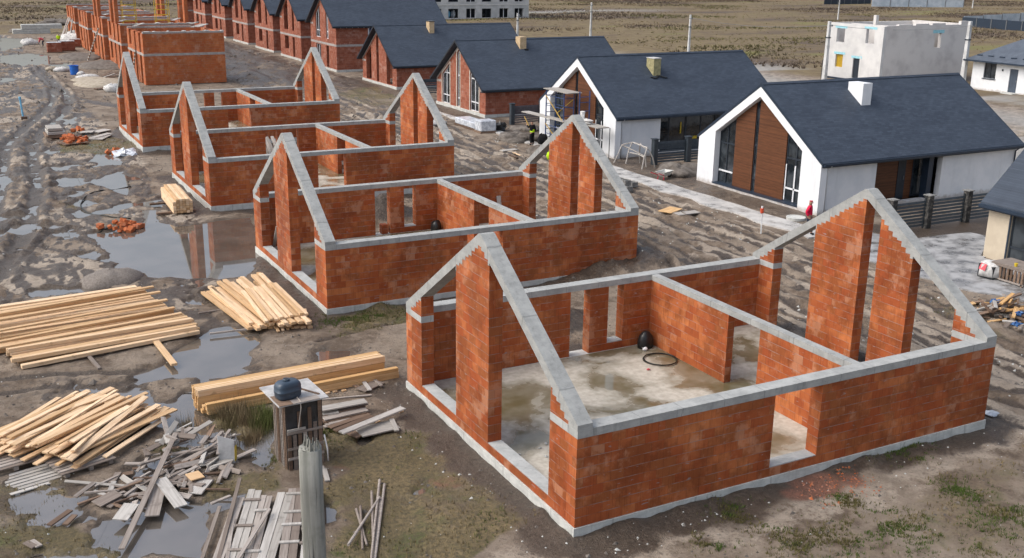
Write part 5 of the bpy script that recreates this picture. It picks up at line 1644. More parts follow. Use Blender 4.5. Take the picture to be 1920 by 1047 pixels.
# ------------------------------------------------------------------ people
def skinned(name, chains, mat, parent, sub=2):
    """one smooth surface grown round joints: chains of (point, radius), the first starts at the root"""
    vs = []; es = []; rs = []; idx = {}
    def key(p): return tuple(round(c, 4) for c in p)
    for ch in chains:
        prev = None
        for p, r in ch:
            k = key(p)
            if k not in idx: idx[k] = len(vs); vs.append(p); rs.append(r)
            i = idx[k]
            if prev is not None: es.append((prev, i))
            prev = i
    me = bpy.data.meshes.new(name); me.from_pydata(vs, es, [])
    o = bpy.data.objects.new(name, me); COL.objects.link(o)
    sk = o.modifiers.new('s', 'SKIN'); sk.use_smooth_shade = True
    if sub: o.modifiers.new('u', 'SUBSURF').levels = sub; o.modifiers['u'].render_levels = sub
    layer = me.skin_vertices[0].data
    for i, r in enumerate(rs): layer[i].radius = (r * 1.22, r * 1.22) if not isinstance(r, tuple) else (r[0] * 1.22, r[1] * 1.22)
    layer[0].use_root = True
    dg = bpy.context.evaluated_depsgraph_get()
    m2 = bpy.data.meshes.new_from_object(o.evaluated_get(dg))
    o.modifiers.clear(); o.data = m2; bpy.data.meshes.remove(me)
    m2.name = name; m2.materials.clear(); m2.materials.append(mat)
    for p in m2.polygons: p.use_smooth = True
    o.parent = parent
    return o


def person(loc, face, lab, jacket, legs_mat, hat=None, J=None, belt=None, group=None):
    """J: joints in body axes, x to the person's front, y to their left; 1.75 m tall"""
    root = thing('person', lab, 'person', loc, face, group)
    P = dict(hip=(0, 0, .93), waist=(0, 0, 1.08), chest=(0.02, 0, 1.32), neck=(.02, 0, 1.47), head=(.05, 0, 1.60), crown=(.05, 0, 1.70),
             sl=(.02, .17, 1.40), el=(-.02, .24, 1.13), wl=(.10, .25, .91), sr=(.02, -.17, 1.40), er=(-.04, -.24, 1.13), wr=(.06, -.26, .91),
             hl=(0, .09, .90), kl=(.05, .10, .50), al=(-.02, .10, .09), tl=(.13, .11, .04), hr=(0, -.09, .90), kr=(.05, -.10, .50), ar=(-.02, -.10, .09), tr=(.13, -.11, .04))
    P.update(J or {})
    P = {k: Vector(v) for k, v in P.items()}
    body = [[(P['hip'], .13), (P['waist'], .12), (P['chest'], .145), (P['neck'], .055), (P['head'], (.085, .095)), (P['crown'], .06)]]
    for s in 'lr':
        hd = (P['w' + s] - P['e' + s]).normalized()
        palm = P['w' + s] + hd * .07
        body.append([(P['chest'], .145), (P['s' + s], .062), (P['e' + s], .046), (P['w' + s], .030), (palm, .036)])
        body.append([(P['hip'], .13), (P['h' + s], .088), (P['k' + s], .062), (P['a' + s], .042), (P['t' + s], .04)])
    b = skinned('body', body, M['skin'], root)
    # fingers, nose and ears belong to the body mesh
    mb = MB()
    for s in 'lr':
        hd = (P['w' + s] - P['e' + s]).normalized(); side = Vector((1, 0, 0)) - hd * hd.x; side.normalize()
        nrm = hd.cross(side); palm = P['w' + s] + hd * .085
        for k, ln in enumerate((.062, .075, .078, .055)):
            a = palm + side * (.030 - .019 * k)
            mb.tube([a, a + hd * ln * .55, a + hd * ln * .9 + nrm * .016 * (1 if s == 'r' else -1)], [.0095, .009, .007], 6)
        a = P['w' + s] + hd * .04 + side * .03
        mb.tube([a, a + side * .03 + hd * .025, a + side * .032 + hd * .055], [.011, .010, .007], 6)
    hdv = (P['crown'] - P['head']).normalized(); fr = Vector((1, 0, 0)) - hdv * hdv.x; fr.normalize()
    mb.tube([P['head'] + fr * .08, P['head'] + fr * .115 - hdv * .02, P['head'] + fr * .085 - hdv * .03], [.012, .016, .01], 6)
    for s in (-1, 1): mb.blob(P['head'] + Vector((0, s * .088, 0)), (.022, .012, .034), 3, 7, 4, rough=.05)
    m2 = mb.mesh('detail'); bm = bmesh.new(); bm.from_mesh(b.data); bm.from_mesh(m2)
    bm.to_mesh(b.data); bm.free(); bpy.data.meshes.remove(m2)
    jk = [[(P['hip'] + Vector((0, 0, .0)), .155), (P['waist'], .148), (P['chest'], .172), (P['neck'] - hdv * .03, .085)]]
    for s in 'lr': jk.append([(P['chest'], .172), (P['s' + s], .082), (P['e' + s], .066), (P['w' + s], .052)])
    skinned('jacket', jk, M[jacket], root)
    tr = [[(P['hip'] + Vector((0, 0, .04)), .138), (P['hip'], .14)]]
    for s in 'lr': tr.append([(P['hip'], .14), (P['h' + s], .104), (P['k' + s], .080), (P['a' + s] + Vector((0, 0, .05)), .066)])
    skinned('trousers', tr, M[legs_mat], root)
    for s in 'lr':
        skinned('shoe', [[(P['a' + s] + Vector((0, 0, .04)), .055), (P['a' + s], .056), (P['a' + s].lerp(P['t' + s], .6), .05), (P['t' + s], .042)]], M['blackcloth'], root)
    if hat: skinned('cap', [[(P['head'] + hdv * .05, .102), (P['crown'], .082)]], M[hat], root)
    else: skinned('hair', [[(P['head'] + hdv * .045 - fr * .02, .098), (P['crown'] - fr * .01, .078)]], M['hair'], root)
    if belt: part('belt', MB().lathe(tuple(P['hip'] + Vector((0, 0, .02))), [(.168, 0), (.172, .10), (.165, .20)], 16), M[belt], root, local=True)
    return root


px_ = ag(1513, 442)
person((px_.x, px_.y, GZ + .07), math.radians(-50), 'person in a red jacket and red cap walking past the white house corner', 'red', 'navy', 'red',
       dict(al=(-.26, .09, .16), kl=(.02, .10, .50), tl=(-.14, .09, .06), kr=(.14, -.09, .50), ar=(.20, -.10, .09), tr=(.34, -.11, .05), er=(-.10, -.25, 1.15), wr=(.02, -.24, .95)))
p2_ = ag(1002, 274)
person((p2_.x - .2, p2_.y, GZ + .07), math.radians(100), 'person in black with a lime band at the waist, by the scaffold deck', 'blackcloth', 'blackcloth', None,
       dict(el=(.14, .26, 1.28), wl=(.32, .22, 1.42)), belt='hivis')
p3_ = ag(111, 87)
person((p3_.x, p3_.y, gz(p3_.x, p3_.y)), math.radians(95), 'person in a lime hi-vis jacket behind the foil-wrapped block stacks', 'hivis', 'navy', 'hivis',
       dict(neck=(.06, 0, 1.45), head=(.14, 0, 1.55), crown=(.18, 0, 1.64), wl=(.24, .14, 1.0), wr=(.24, -.14, 1.0)))
p4_ = ag(81, 87)
person((p4_.x, p4_.y, gz(p4_.x, p4_.y)), math.radians(165), 'person in a pink-red top bending down beside the pale sacks', 'pink', 'navy', 'hair',
       dict(hip=(-.12, 0, .86), waist=(.0, 0, .98), chest=(.28, 0, 1.10), neck=(.44, 0, 1.12), head=(.56, 0, 1.10), crown=(.65, 0, 1.07),
            sl=(.33, .17, 1.10), sr=(.33, -.17, 1.10), el=(.38, .22, .82), er=(.38, -.22, .82), wl=(.50, .16, .58), wr=(.50, -.16, .58), hl=(-.12, .09, .84), hr=(-.12, -.09, .84), kl=(.04, .12, .48), kr=(.06, -.12, .48)))

# ------------------------------------------------------------------ things on the left of the yard
def block_pack(px, nx_, ny_, nz_, lab, grp, yaw=0.0):
    c = ag(*px); root = thing('block_pack', lab, 'brick pack', c, yaw, grp)
    part('pallet', MB().box(-.1, -.1, 0, nx_ * .25 + .1, ny_ * .4 + .1, .12), M['wood_brown'], root, local=True)
    mb = MB()
    for i in range(nx_):
        for j in range(ny_):
            for k in range(nz_): mb.box(i * .25 + .006, j * .4 + .006, .125 + k * .24, i * .25 + .244, j * .4 + .394, .125 + k * .24 + .234)
    part('blocks', mb, M['brick_far'], root, local=True)
    part('foil_top', MB().box(-.01, -.01, .125 + nz_ * .24, nx_ * .25 + .01, ny_ * .4 + .01, .15 + nz_ * .24), M['foil'], root, local=True)
    return root


G = 'packs of red blocks on pallets by the far puddle'
block_pack((90, 100), 7, 3, 5, 'foil-topped red block pack standing against the water, in front of the hi-vis worker', G)
block_pack((112, 97), 8, 3, 5, 'longer foil-topped red block pack nearer the shells', G)
o = block_pack((134, 89), 5, 3, 4, 'low brown block pack with a pale sheet on top, next to the far shell', G)
for (x, y, sx, sz, lab) in ((146, 82, 2.1, 1.2, 'big pale heap of sacks leaning on the brown block pack'), (56, 84, 1.2, .6, 'low pale heap of sacks behind the far puddle')):
    c = ag(x, y); solo('sack_heap', MB().blob(c + Vector((0, 0, sz * .4)), (sx, sx * .7, sz), x, 14, 7, rough=.25), M['bag'], lab, 'sack heap', smooth=True)
for (px, dz, lab) in (((70, 62), 0, 'lower pale concrete beam stack by the far field'), ((72, 58), .75, 'upper pale concrete beams lying on the lower stack by the far field')):
    c = ag(*(70, 63)); root = thing('slab_stack', lab, 'concrete beams', (c.x + (.5 if dz else -.6), c.y, c.z + dz))
    for k in range(2):
        for j in range(2): part('beam', MB().box(-3.0 + .3 * dz, j * .85, .02 + k * .36, 2.6 + dz, j * .85 + .78, .36 + k * .36), M['plinth'], root, local=True)
for px, sx, sz, lab in (((110, 47), 4.0, .9, 'dark soil heap behind the concrete beams'), ((50, 60), 3.0, .6, 'low dark soil heap beside the concrete beams')):
    c = ag(*px); solo('soil_heap', MB().blob(c, (sx, sx * .8, sz), px[0], 16, 8, rough=.3), M['soil'], lab, 'soil heap', smooth=True)
c = ag(140, 140)
b = thing('barrel', 'bright blue open barrel standing in the mud by pale heaps', 'barrel', c)
part('barrel_body', MB().lathe((0, 0, 0), [(.36, 0), (.42, .03), (.47, .95), (.50, .95), (.50, 1.0), (.46, 1.0), (.44, .9), (.40, .75)], 22), M['blue'], b, local=True)
part('handle', MB().box(-.68, -.05, .95, -.48, .05, .99), M['blue'], b, local=True)
for px, r_, lab in (((152, 141), (.42, .4, .28), 'round white sack right beside the blue barrel'), ((166, 147), (1.2, .5, .30), 'long pale mortar spill lying past the blue barrel'), ((115, 135), (.9, .5, .35), 'grey-white sack heap left of the blue barrel'), ((98, 134), (.7, .5, .3), 'small ochre sack heap at the water\'s edge'), ((212, 172), (.8, .7, .5), 'white foil bundle at the foot of the farthest roofless shell')):
    c = ag(*px); solo('sack', MB().blob(c + Vector((0, 0, r_[2] * .5)), r_, px[0], 12, 6, rough=.2), M['bag' if px[0] != 98 else 'sand'], lab, 'sack', smooth=True)
for px, rx, ry, rz, lab, mt in (((190, 158), 2.6, 3.6, .5, 'pale sand spread in front of the farthest roofless shell', 'sand'), ((170, 150), 2.0, 2.0, .3, 'low pale sand patch by the broken pallets', 'sand'), ((200, 124), 3.2, 5.0, .55, 'grey soil bank along the front of the tall shells', 'soil'), ((150, 108), 2.6, 5.0, .5, 'soil bank beside the spotted ladder', 'soil'),
                                ((212, 526), 1.25, .95, .50, 'smooth grey mound behind the biggest beam stack', 'gravelheap')):
    c = ag(*px); mb = MB().blob(c - Vector((0, 0, .05)), (rx, ry, rz + .05), px[0], 26, 12, rough=.07)
    solo('heap', mb, M[mt], lab, 'heap', smooth=True)
G = 'broken pallets lying before the tall shells'
pallet((162, 149), .3, 'broken brown pallet nearest the long pale mortar spill', 6, 'wood_brown', 1.1, G)
pallet((189, 168), .2, 'broken brown pallet lying alone on the pale sand', 6, 'wood_brown', 1.0, G)
for k in range(12):
    c = ag(203 + R.uniform(-9, 9), 143 + R.uniform(-3, 4)); a = R.uniform(-.3, .9)
    d = Vector((math.cos(a), math.sin(a), 0)) * R.uniform(.6, 1.1)
    plank('scrap_board', c - d + Vector((0, 0, .08)), c + d + Vector((0, 0, R.uniform(.1, .4))), .18, .04, R.choice(['wood_brown', 'wood_old', 'wood_pale']), 'old board in the small scrap pile before the nearest two-storey shell', 'board', 'boards in the small far scrap pile')
for k in range(7):
    c = ag(165 + 9 * k + R.uniform(-3, 3), 128 - .4 * k + R.uniform(-1, 1)); d = Vector((1, .25, 0)) * R.uniform(.4, .8)
    plank('scrap_board', c - d + Vector((0, 0, .05)), c + d + Vector((0, 0, .12)), .16, .04, 'wood_brown', 'dark board lying along the foot of the tall shells', 'board', 'boards along the foot of the tall shells')
c = ag(44, 222); st = thing('blue_pipe', 'pale blue pipe standing upright in the mud among the tyre ruts', 'pipe', c)
part('pipe', MB().tube([(0, 0, -.2), (-.10, 0, 1.7)], .075, 10), M['pipe_blue'], st, local=True); part('coupling', MB().tube([(-.093, 0, 1.55), (-.102, 0, 1.75)], .095, 10), M['pipe_blue'], st, local=True)
c = ag(45, 225); solo('broken_block', MB().box(c.x - .2, c.y - .15, c.z, c.x + .25, c.y + .15, c.z + .24), M['wood_brown'], 'dark red block lying at the foot of the blue pipe', 'brick', bevel=.02)

# brick rubble
def rubble(cx, cy, n, sx, sy, hh, lab, grp, mat='brick_row', size=(.25, .16, .12)):
    for k in range(n):
        a = R.uniform(0, 6.28); r_ = math.sqrt(R.random())
        x, y = cx + sx * r_ * math.cos(a), cy + sy * r_ * math.sin(a)
        z = max(gz(x, y), WZ) + hh * (1 - r_) * R.random()
        s = R.uniform(.6, 1.15)
        mb = MB().box(-size[0] / 2 * s, -size[1] / 2 * s, 0, size[0] / 2 * s * R.uniform(.6, 1), size[1] / 2 * s, size[2] * s)
        me = mb.mesh('brick', bevel=.012); me.materials.append(M[mat])
        o = bpy.data.objects.new('broken_brick', me); COL.objects.link(o); o.location = (x, y, z)
        o.rotation_euler = (R.gauss(0, .3), R.gauss(0, .3), R.uniform(0, 6.28)); tag(o, lab, 'brick', grp)


c = ag(224, 426); rubble(c.x, c.y, 34, 1.0, 1.0, .35, 'broken red block in the small rubble heap at the big puddle\'s rim', 'broken blocks at the big puddle', size=(.34, .24, .20))
c = ag(137, 266); rubble(c.x, c.y, 42, .95, 1.6, .55, 'broken red block on the pallet near the farthest roofless shell', 'broken blocks near the farthest roofless shell', size=(.4, .26, .24))
pallet((136, 270), .3, 'pallet carrying broken red blocks near the farthest roofless shell', 6, 'wood_brown', 1.5)
c = ag(145, 247); rubble(c.x, c.y, 5, .5, .4, .2, 'broken red block beside the flat pale boards', 'few broken blocks beside the pale boards', size=(.4, .26, .24))
c = ag(212, 288); rubble(c.x, c.y, 8, .5, .6, .15, 'broken red block in the mud by the white foil heap', 'few broken blocks by the white foil heap', size=(.4, .26, .24))
c = ag(236, 289); solo('foil_heap', MB().blob(c + Vector((0, 0, .1)), (.8, .9, .28), 8, 14, 6, rough=.35), M['foil'], 'crumpled white foil lying at the corner of the fourth shell', 'foil')
for k, (x, y) in enumerate(((106, 250), (107, 246), (105, 242))):
    c = ag(x, 256); solo('board_pile', MB().box(c.x - .8 + .1 * k, c.y - 1.1, c.z + .02 + .26 * k, c.x + .6 - .1 * k, c.y + 1.1 - .2 * k, c.z + .24 + .26 * k), M['wood_pale' if k else 'wood_brown'], ['lowest layer of the pale board pile among the ruts', 'middle layer of the pale board pile among the ruts', 'top layer of the pale board pile among the ruts'][k], 'board pile', bevel=.03)
for k, (x0, y0, x1, y1, w_) in enumerate(((152, 248, 176, 247, .9), (178, 248, 202, 243, .8), (170, 262, 192, 255, .6), (184, 262, 206, 251, .6), (172, 259, 206, 250, .5))):
    plank('flat_board', at(x0, y0, GZ + .08 + .05 * (k == 4)), at(x1, y1, GZ + .12 + .05 * (k == 4)), w_, .05, 'wood_pale', 'pale board lying flat beside the grass near the farthest roofless shell', 'board', 'pale boards lying near the farthest roofless shell')
# hose looped in the mud
pts = [ag(*p) + Vector((0, 0, .035)) for p in ((245, 348), (215, 353), (190, 358), (172, 363), (158, 370), (151, 380), (152, 390), (160, 396), (175, 400), (195, 405), (215, 409), (245, 412))]
solo('hose', MB().tube(pts, .035, 6), M['hose'], 'dark hose looped over the mud above the brick rubble', 'hose', smooth=True)
pts = [ag(*p) + Vector((0, 0, .03)) for p in ((120, 441), (150, 440), (180, 435), (200, 430), (215, 427))]
solo('hose', MB().tube(pts, .03, 6), M['hose'], 'dark hose end running straight from the mud to the brick rubble', 'hose', smooth=True)

# inside the shells
def coil(c, r, lab):
    mb = MB()
    for k in range(2):
        pts = [c + Vector((r * (1 + .04 * math.sin(k * 2 + a)) * math.cos(a), r * (1 + .04 * math.cos(k + a)) * math.sin(a), .02 + .022 * k)) for a in [2 * PI * i / 36 for i in range(37)]]
        mb.tube(pts, .016, 6)
    solo('hose_coil', mb, M['hose'], lab, 'hose', smooth=True)


c = at(1237, 675, .02); coil(Vector((c.x, c.y, .012)), .55, 'coiled black hose lying on the nearest shell\'s floor')
mb = MB(); c = Vector((8.42, 9.30, 0))
mb.rings([[(c.x + .26 * s * math.cos(a), c.y + .20 * s * math.sin(a), z) for a in [2 * PI * k / 14 for k in range(14)]] for z, s in ((.01, 1.1), (.22, 1.15), (.42, .95), (.56, .5), (.60, .15))])
solo('rubbish_sack', mb, M['black'], 'black rubbish sack slumped in the corner by the coiled hose', 'sack', smooth=True)
solo('rag', MB().blob((8.22, 9.02, .07), (.10, .08, .06), 4, 8, 5), M['whiteplastic'], 'white scrap at the foot of the black rubbish sack', 'scrap')
solo('rubbish_sack', MB().blob((8.55, 27.05, .2), (.26, .26, .34), 9, 12, 7, rough=.15), M['black'], 'dark sack in the corner of the second shell', 'sack', smooth=True)
solo('pink_scrap', MB().blob((7.3, 7.5, .03), (.07, .05, .025), 2, 8, 5), M['pink'], 'tiny pink scrap on the nearest shell\'s floor', 'scrap')
solo('loose_block', MB().box(6.02, 27.65, -.03, 6.32, 28.0, .42), M['brick'], 'loose upright red block in the doorway of the second shell', 'brick', bevel=.015)
plank('leaning_plank', (12.2, 27.35, 0), (12.2, 27.6, 1.3), .22, .04, 'wood_pale', 'pale plank leaning inside the second shell near its back pier', 'plank')
plank('leaning_plank', (.75, 27.5, 0), (.55, 26.0, 1.3), .14, .05, 'wood_pale', 'grey plank leaning inside the front opening of the second shell', 'plank')
for k in range(9):
    x = 5.7 + .09 * k; plank('leaning_plank', (x, 45.7 - .1 * k, .1), (x + R.uniform(-.2, .25), 47.4, 1.4 + R.uniform(-.3, .3)), .15, .05, R.choice(['wood_old', 'wood_pale']), 'weathered board leaning in the far doorway of the third shell', 'plank', 'boards leaning in the far doorway of the third shell')
mb = MB()
for k in range(26):
    x, y = R.uniform(.5, 2.0), R.uniform(.6, 4.2)
    mb.blob((x, y, .02), (R.uniform(.02, .09), R.uniform(.02, .07), .03), k, 6, 4)
o = struct('mortar_crumbs', mb, M['concrete'], 'stuff')

# ------------------------------------------------------------------ the middle street and its bits
c = ag(1427, 440); mk = thing('survey_stake', 'white survey stake with orange-red top in front of the white house', 'stake', c)
part('shaft', MB().tube([(0, 0, -.1), (-.06, .0, 1.22)], .035, 7), M['whiteplastic'], mk, local=True); part('cap', MB().tube([(-.058, 0, 1.12), (-.066, 0, 1.36)], .085, 9), M['orange'], mk, local=True); part('cap_tip', MB().tube([(-.066, 0, 1.36), (-.07, 0, 1.46)], .05, 8), M['whiteplastic'], mk, local=True)
c = at(1492, 411, GZ); solo('manhole_ring', MB().lathe((c.x, c.y, GZ - .1), [(.5, 0), (.5, .22), (.42, .22), (.42, .20), (.3, .20)], 26), M['plinth'], 'pale concrete manhole ring beside the red-jacketed walker', 'manhole')
c = ag(1190, 312)
fr = thing('pole_frame', 'frame of crooked thin poles standing before the white house wall', 'pole frame', c)
for k, (x0, y0, x1, y1, z1) in enumerate(((-.2, -1.1, .3, -.9, 1.35), (.5, -.6, .5, -.5, 1.2), (-.1, .9, .2, .7, 1.45), (.9, .7, .7, .5, 1.35), (-.6, 1.6, -.2, 1.3, 1.2), (1.0, -.9, .6, -.7, 1.1))):
    m_ = ((x0 + x1) / 2 + R.uniform(-.12, .12), (y0 + y1) / 2 + R.uniform(-.12, .12), z1 * .55)
    part('leg', MB().tube([(x0, y0, -.1), m_, (x1, y1, z1)], [.05, .05, .04], 6), M['wood_pale'], fr, local=True)
for p, q in (((.3, -.9, 1.33), (.2, .7, 1.45)), ((.2, .7, 1.42), (-.2, 1.3, 1.2)), ((.5, -.5, 1.2), (.7, .5, 1.35)), ((.3, -.9, 1.3), (.6, -.7, 1.1)), ((.2, .7, 1.4), (.7, .5, 1.3)), ((.1, -1.0, .7), (.1, .8, .75)), ((-.1, 1.45, 1.15), (.5, -.5, .65))):
    m_ = tuple((a + b) / 2 + R.uniform(-.08, .1) for a, b in zip(p, q)); part('rail', MB().tube([p, m_, q], .038, 6), M['wood_pale'], fr, local=True)
c = ag(1192, 358)
for k, (dx, dy, dz, lab) in enumerate(((0, 0, 0, 'lower front grey concrete block at the footpath edge'), (.0, .55, 0, 'lower middle grey concrete block at the footpath edge'), (0, 1.1, 0, 'lower back grey concrete block at the footpath edge'), (.05, .3, .3, 'upper front grey concrete block on the pair at the footpath edge'), (.0, .95, .3, 'upper back grey concrete block on the pair at the footpath edge'), (.95, .9, 0, 'lone grey concrete block standing on the footpath'))):
    mb = MB(); x, y, z = c.x - .8 + dx, c.y - .3 + dy, c.z + dz
    mb.box(x, y, z, x + .06, y + .5, z + .29).box(x + .34, y, z, x + .40, y + .5, z + .29)
    for q in (0, .22, .44): mb.box(x + .061, y + q, z, x + .339, y + q + .06, z + .285)
    solo('concrete_block', mb, M['blockgrey'], lab, 'concrete block', 'grey concrete blocks at the footpath edge')
c = ag(1245, 335); wb = thing('wheelbarrow', 'red and pale wheelbarrow tipped on the verge near the slatted fence', 'wheelbarrow', c, .4)
part('tray', MB().rings([[(-.35, -.2, .22), (.35, -.2, .22), (.35, .2, .22), (-.35, .2, .22)], [(-.55, -.33, .50), (.55, -.33, .50), (.55, .33, .50), (-.55, .33, .50)], [(-.50, -.29, .49), (.50, -.29, .49), (.50, .29, .49), (-.50, .29, .49)], [(-.32, -.18, .25), (.32, -.18, .25), (.32, .18, .25), (-.32, .18, .25)]]), M['plinth'], wb, local=True)
for s in (-1, 1): part('handle', MB().tube([(-1.1, s * .28, .52), (-.3, s * .2, .26), (.5, s * .06, .2)], .025, 6), M['red'], wb, local=True); part('leg', MB().tube([(-.35, s * .2, .22), (-.4, s * .22, 0)], .022, 6), M['red'], wb, local=True)
part('wheel', MB().tube([(.62, -.05, .19), (.62, .05, .19)], .19, 16), M['black'], wb, local=True)
for px, rx, rz, lab, mt in (((1275, 325), 1.5, .55, 'brown soil heap by the corner of the near white house', 'soil'), ((970, 262), 1.6, .45, 'dark soil heap before the brown-grey fence', 'soil'), ((1014, 290), .9, .5, 'dark rubble heap beside the scaffold worker', 'soil'), ((985, 213 + 30), 1.2, .3, 'low soil hump by the fence foot', 'soil')):
    c = ag(*px); solo('soil_heap', MB().blob(c, (rx, rx, rz), px[0], 18, 8, rough=.3), M[mt], lab, 'soil heap', smooth=True)
for k, (x0, y0, x1, y1, w_, mt, lab) in enumerate(((1246, 398, 1268, 390, .8, 'wood_gold', 'tan plywood offcut lying on the mud by the footpath'), (1268, 402, 1308, 397, .55, 'wood_pale', 'pale board lying next to the tan plywood offcut'), (940, 283, 968, 280, .5, 'wood_pale', 'pale board pile on the mud near the scaffold worker, longest piece'),
                                                   (958, 284, 976, 292, .14, 'wood_new', 'thin yellow lath lying near the scaffold worker'), (950, 288, 970, 296, .2, 'wood_brown', 'brown lath lying near the scaffold worker'))):
    plank('flat_board', at(x0, y0, GZ + .12), at(x1, y1, GZ + .15), w_, .04, mt, lab, 'board')
for k in range(5):
    c = ag(905 - k * 3 + 2, 244 - k * .4); 
pk = thing('wrapped_pallet', 'foil-wrapped grey slab pack on a pallet standing on the footpath', 'wrapped pallet', ag(910, 248))
part('pallet', MB().box(-.7, -.6, 0, .7, .6, .13), M['wood_brown'], pk, local=True); part('wrapped_load', MB().box(-.66, -.56, .132, .66, .56, .95), M['foil'], pk, local=True, bevel=.05)
pk2 = thing('wrapped_pallet', 'longer low foil-wrapped pack behind the single one on the footpath', 'wrapped pallet', ag(888, 240))
part('pallet', MB().box(-.7, -1.6, 0, .7, 2.2, .13), M['wood_brown'], pk2, local=True); part('wrapped_load', MB().box(-.66, -1.5, .132, .66, 2.1, .62), M['foil'], pk2, local=True, bevel=.06)
solo('black_sack', MB().blob(ag(938, 246) + Vector((0, 0, .3)), (.55, .4, .38), 5, 10, 6, rough=.4), M['black'], 'black plastic sack slumped behind the foil-wrapped pack', 'sack')
solo('white_sack', MB().blob(ag(818, 236) + Vector((0, 0, .15)), (.9, .5, .25), 5, 12, 6), M['bag'], 'white bundle lying behind the sloping beam of the third shell', 'sack', smooth=True)
solo('dark_bag', MB().blob(ag(1017, 272) + Vector((0, 0, .35)), (.38, .4, .42), 15, 10, 6, rough=.3), M['blackcloth'], 'dark bag standing at the feet of the person in black', 'bag', smooth=True)
# right-hand scrap, sack and frame
G = 'broken timber in the heap at the right edge'
c = at(1885, 592, GZ)
for k in range(95):
    a = R.gauss(.1, .8); rr_ = R.random(); th_ = R.uniform(0, 6.28)
    x, y = c.x + 1.8 * rr_ * math.cos(th_), c.y + 1.5 * rr_ * math.sin(th_); z = GZ + .08 + .75 * (1 - rr_) * R.random()
    d = Vector((math.cos(a), math.sin(a), R.gauss(0, .12))) * R.uniform(.2, .6)
    plank('scrap_board', Vector((x, y, z)) - d, Vector((x, y, z)) + d, R.uniform(.07, .18), R.uniform(.03, .09), R.choice(['wood_old', 'wood_brown', 'wood_brown', 'wood_old', 'wood_pale', 'wood_gold']), 'broken pallet wood in the brown heap before the tan house', 'board', G, R.gauss(0, .3))
for x, y, lab in ((1868, 566, 'blue foil scrap highest on the broken timber heap'), (1912, 588, 'blue foil scrap at the outer side of the broken timber heap'), (1905, 608, 'blue foil scrap lowest on the broken timber heap')):
    solo('foil_scrap', MB().blob(at(x, y, GZ + .42), (.20, .16, .07), x, 9, 5, rough=.6), M['foil_blue'], lab, 'foil')
c = ag(1858, 522); bg_ = thing('covered_pallet', 'white sheet with a pink print thrown over a dark crate by the tan house', 'covered crate', c)
part('crate', MB().box(-.42, -.38, 0, .42, .38, .62), M['tarp'], bg_, local=True)
mb = MB().rings([[(.52 * s * math.cos(a) * (1 + .10 * math.sin(5 * a)), .48 * s * math.sin(a) * (1 + .10 * math.sin(4 * a + 1)), z) for a in [2 * PI * k / 24 for k in range(24)]] for z, s in ((.16, 1.15), (.45, 1.08), (.66, .98), (.74, .6), (.76, .2))])
cv = part('sheet_cover', mb, M['bag'], bg_, local=True, smooth=True)
part('printed_patch', MB().extr([(-.60, -.10, .42), (-.60, .22, .45), (-.50, .20, .70), (-.50, -.1, .68)], [(-.585, -.10, .42), (-.585, .22, .45), (-.485, .20, .70), (-.485, -.1, .68)]), M['pink'], cv, local=True)
c = ag(1905, 530); rk = thing('slatted_crate', 'open brown slatted crate standing under the tan house window', 'crate', c)
for k in range(9): part('slat', MB().box(-.62, -.75 + k * .18, .12, -.58, -.65 + k * .18, .68), M['wood_brown'], rk, local=True)
part('rail', MB().box(-.66, -.8, .68, -.54, .85, .76), M['wood_old'], rk, local=True); part('rail', MB().box(-.66, -.8, .10, -.621, .85, .17), M['wood_old'], rk, local=True)
for y in (-.76, .76): part('leg', MB().box(-.66, y, -.1, -.56, y + .08, .68), M['wood_brown'], rk, local=True); part('leg', MB().box(.5, y, -.1, .6, y + .08, .68), M['wood_brown'], rk, local=True)
part('top_board', MB().box(-.6, -.8, .762, .6, .85, .80), M['wood_old'], rk, local=True)
solo('yellow_cup', MB().lathe(tuple(c + Vector((-.45, -.2, .80))), [(.06, 0), (.075, .14)], 10), M['yellow'], 'small yellow tub on the open brown slatted crate', 'tub')
plank('flat_board', at(1876, 521, GZ + .1), at(1900, 517, GZ + .1), .12, .04, 'wood_gold', 'brown lath lying between the covered crate and the slatted crate', 'board')
solo('yellow_bag', MB().blob(ag(1029, 310) + Vector((0, 0, .55)), (.16, .2, .28), 6, 9, 6), M['hivis'], 'lime bag hanging behind the far pier of the second shell', 'bag', smooth=True)
c = ag(1858, 775); solo('blue_scrap', MB().blob(c + Vector((0, 0, .04)), (.25, .2, .06), 6, 9, 5), M['foil'], 'pale foil scrap in the mud behind the nearest shell\'s end', 'scrap')

# ------------------------------------------------------------------ poles and cables
def pole(px, top_px, lab, r=.17):
    b = at(px[0], px[1], GZ); d = ray(*top_px)
    t = ((b.x - CAM.x) * d.x + (b.y - CAM.y) * d.y) / (d.x * d.x + d.y * d.y)
    h = CAM.z + d.z * t - GZ
    root = thing('utility_pole', lab, 'utility pole', b, group='concrete utility poles behind the finished houses')
    part('shaft', MB().extr([(-r, -r, -.4), (r, -r, -.4), (r, r, -.4), (-r, r, -.4)], [(-r * .62, -r * .62, h), (r * .62, -r * .62, h), (r * .62, r * .62, h), (-r * .62, r * .62, h)]), M['pole'], root, local=True, bevel=.02)
    part('bracket', MB().box(-.12, -.55, h - .55, .0, .25, h - .47), M['steel_grey'], root, local=True)
    part('insulator', MB().lathe((-.06, -.5, h - .47), [(.05, 0), (.08, .06), (.05, .12)], 10), M['frame_dark'], root, local=True)
    part('bracket', MB().box(-r * .9, -r * .95, h * .72, r * .9, r * .95, h * .72 + .12), M['frame_dark'], root, local=True)
    return b + Vector((-.06, -.5, h - .4))


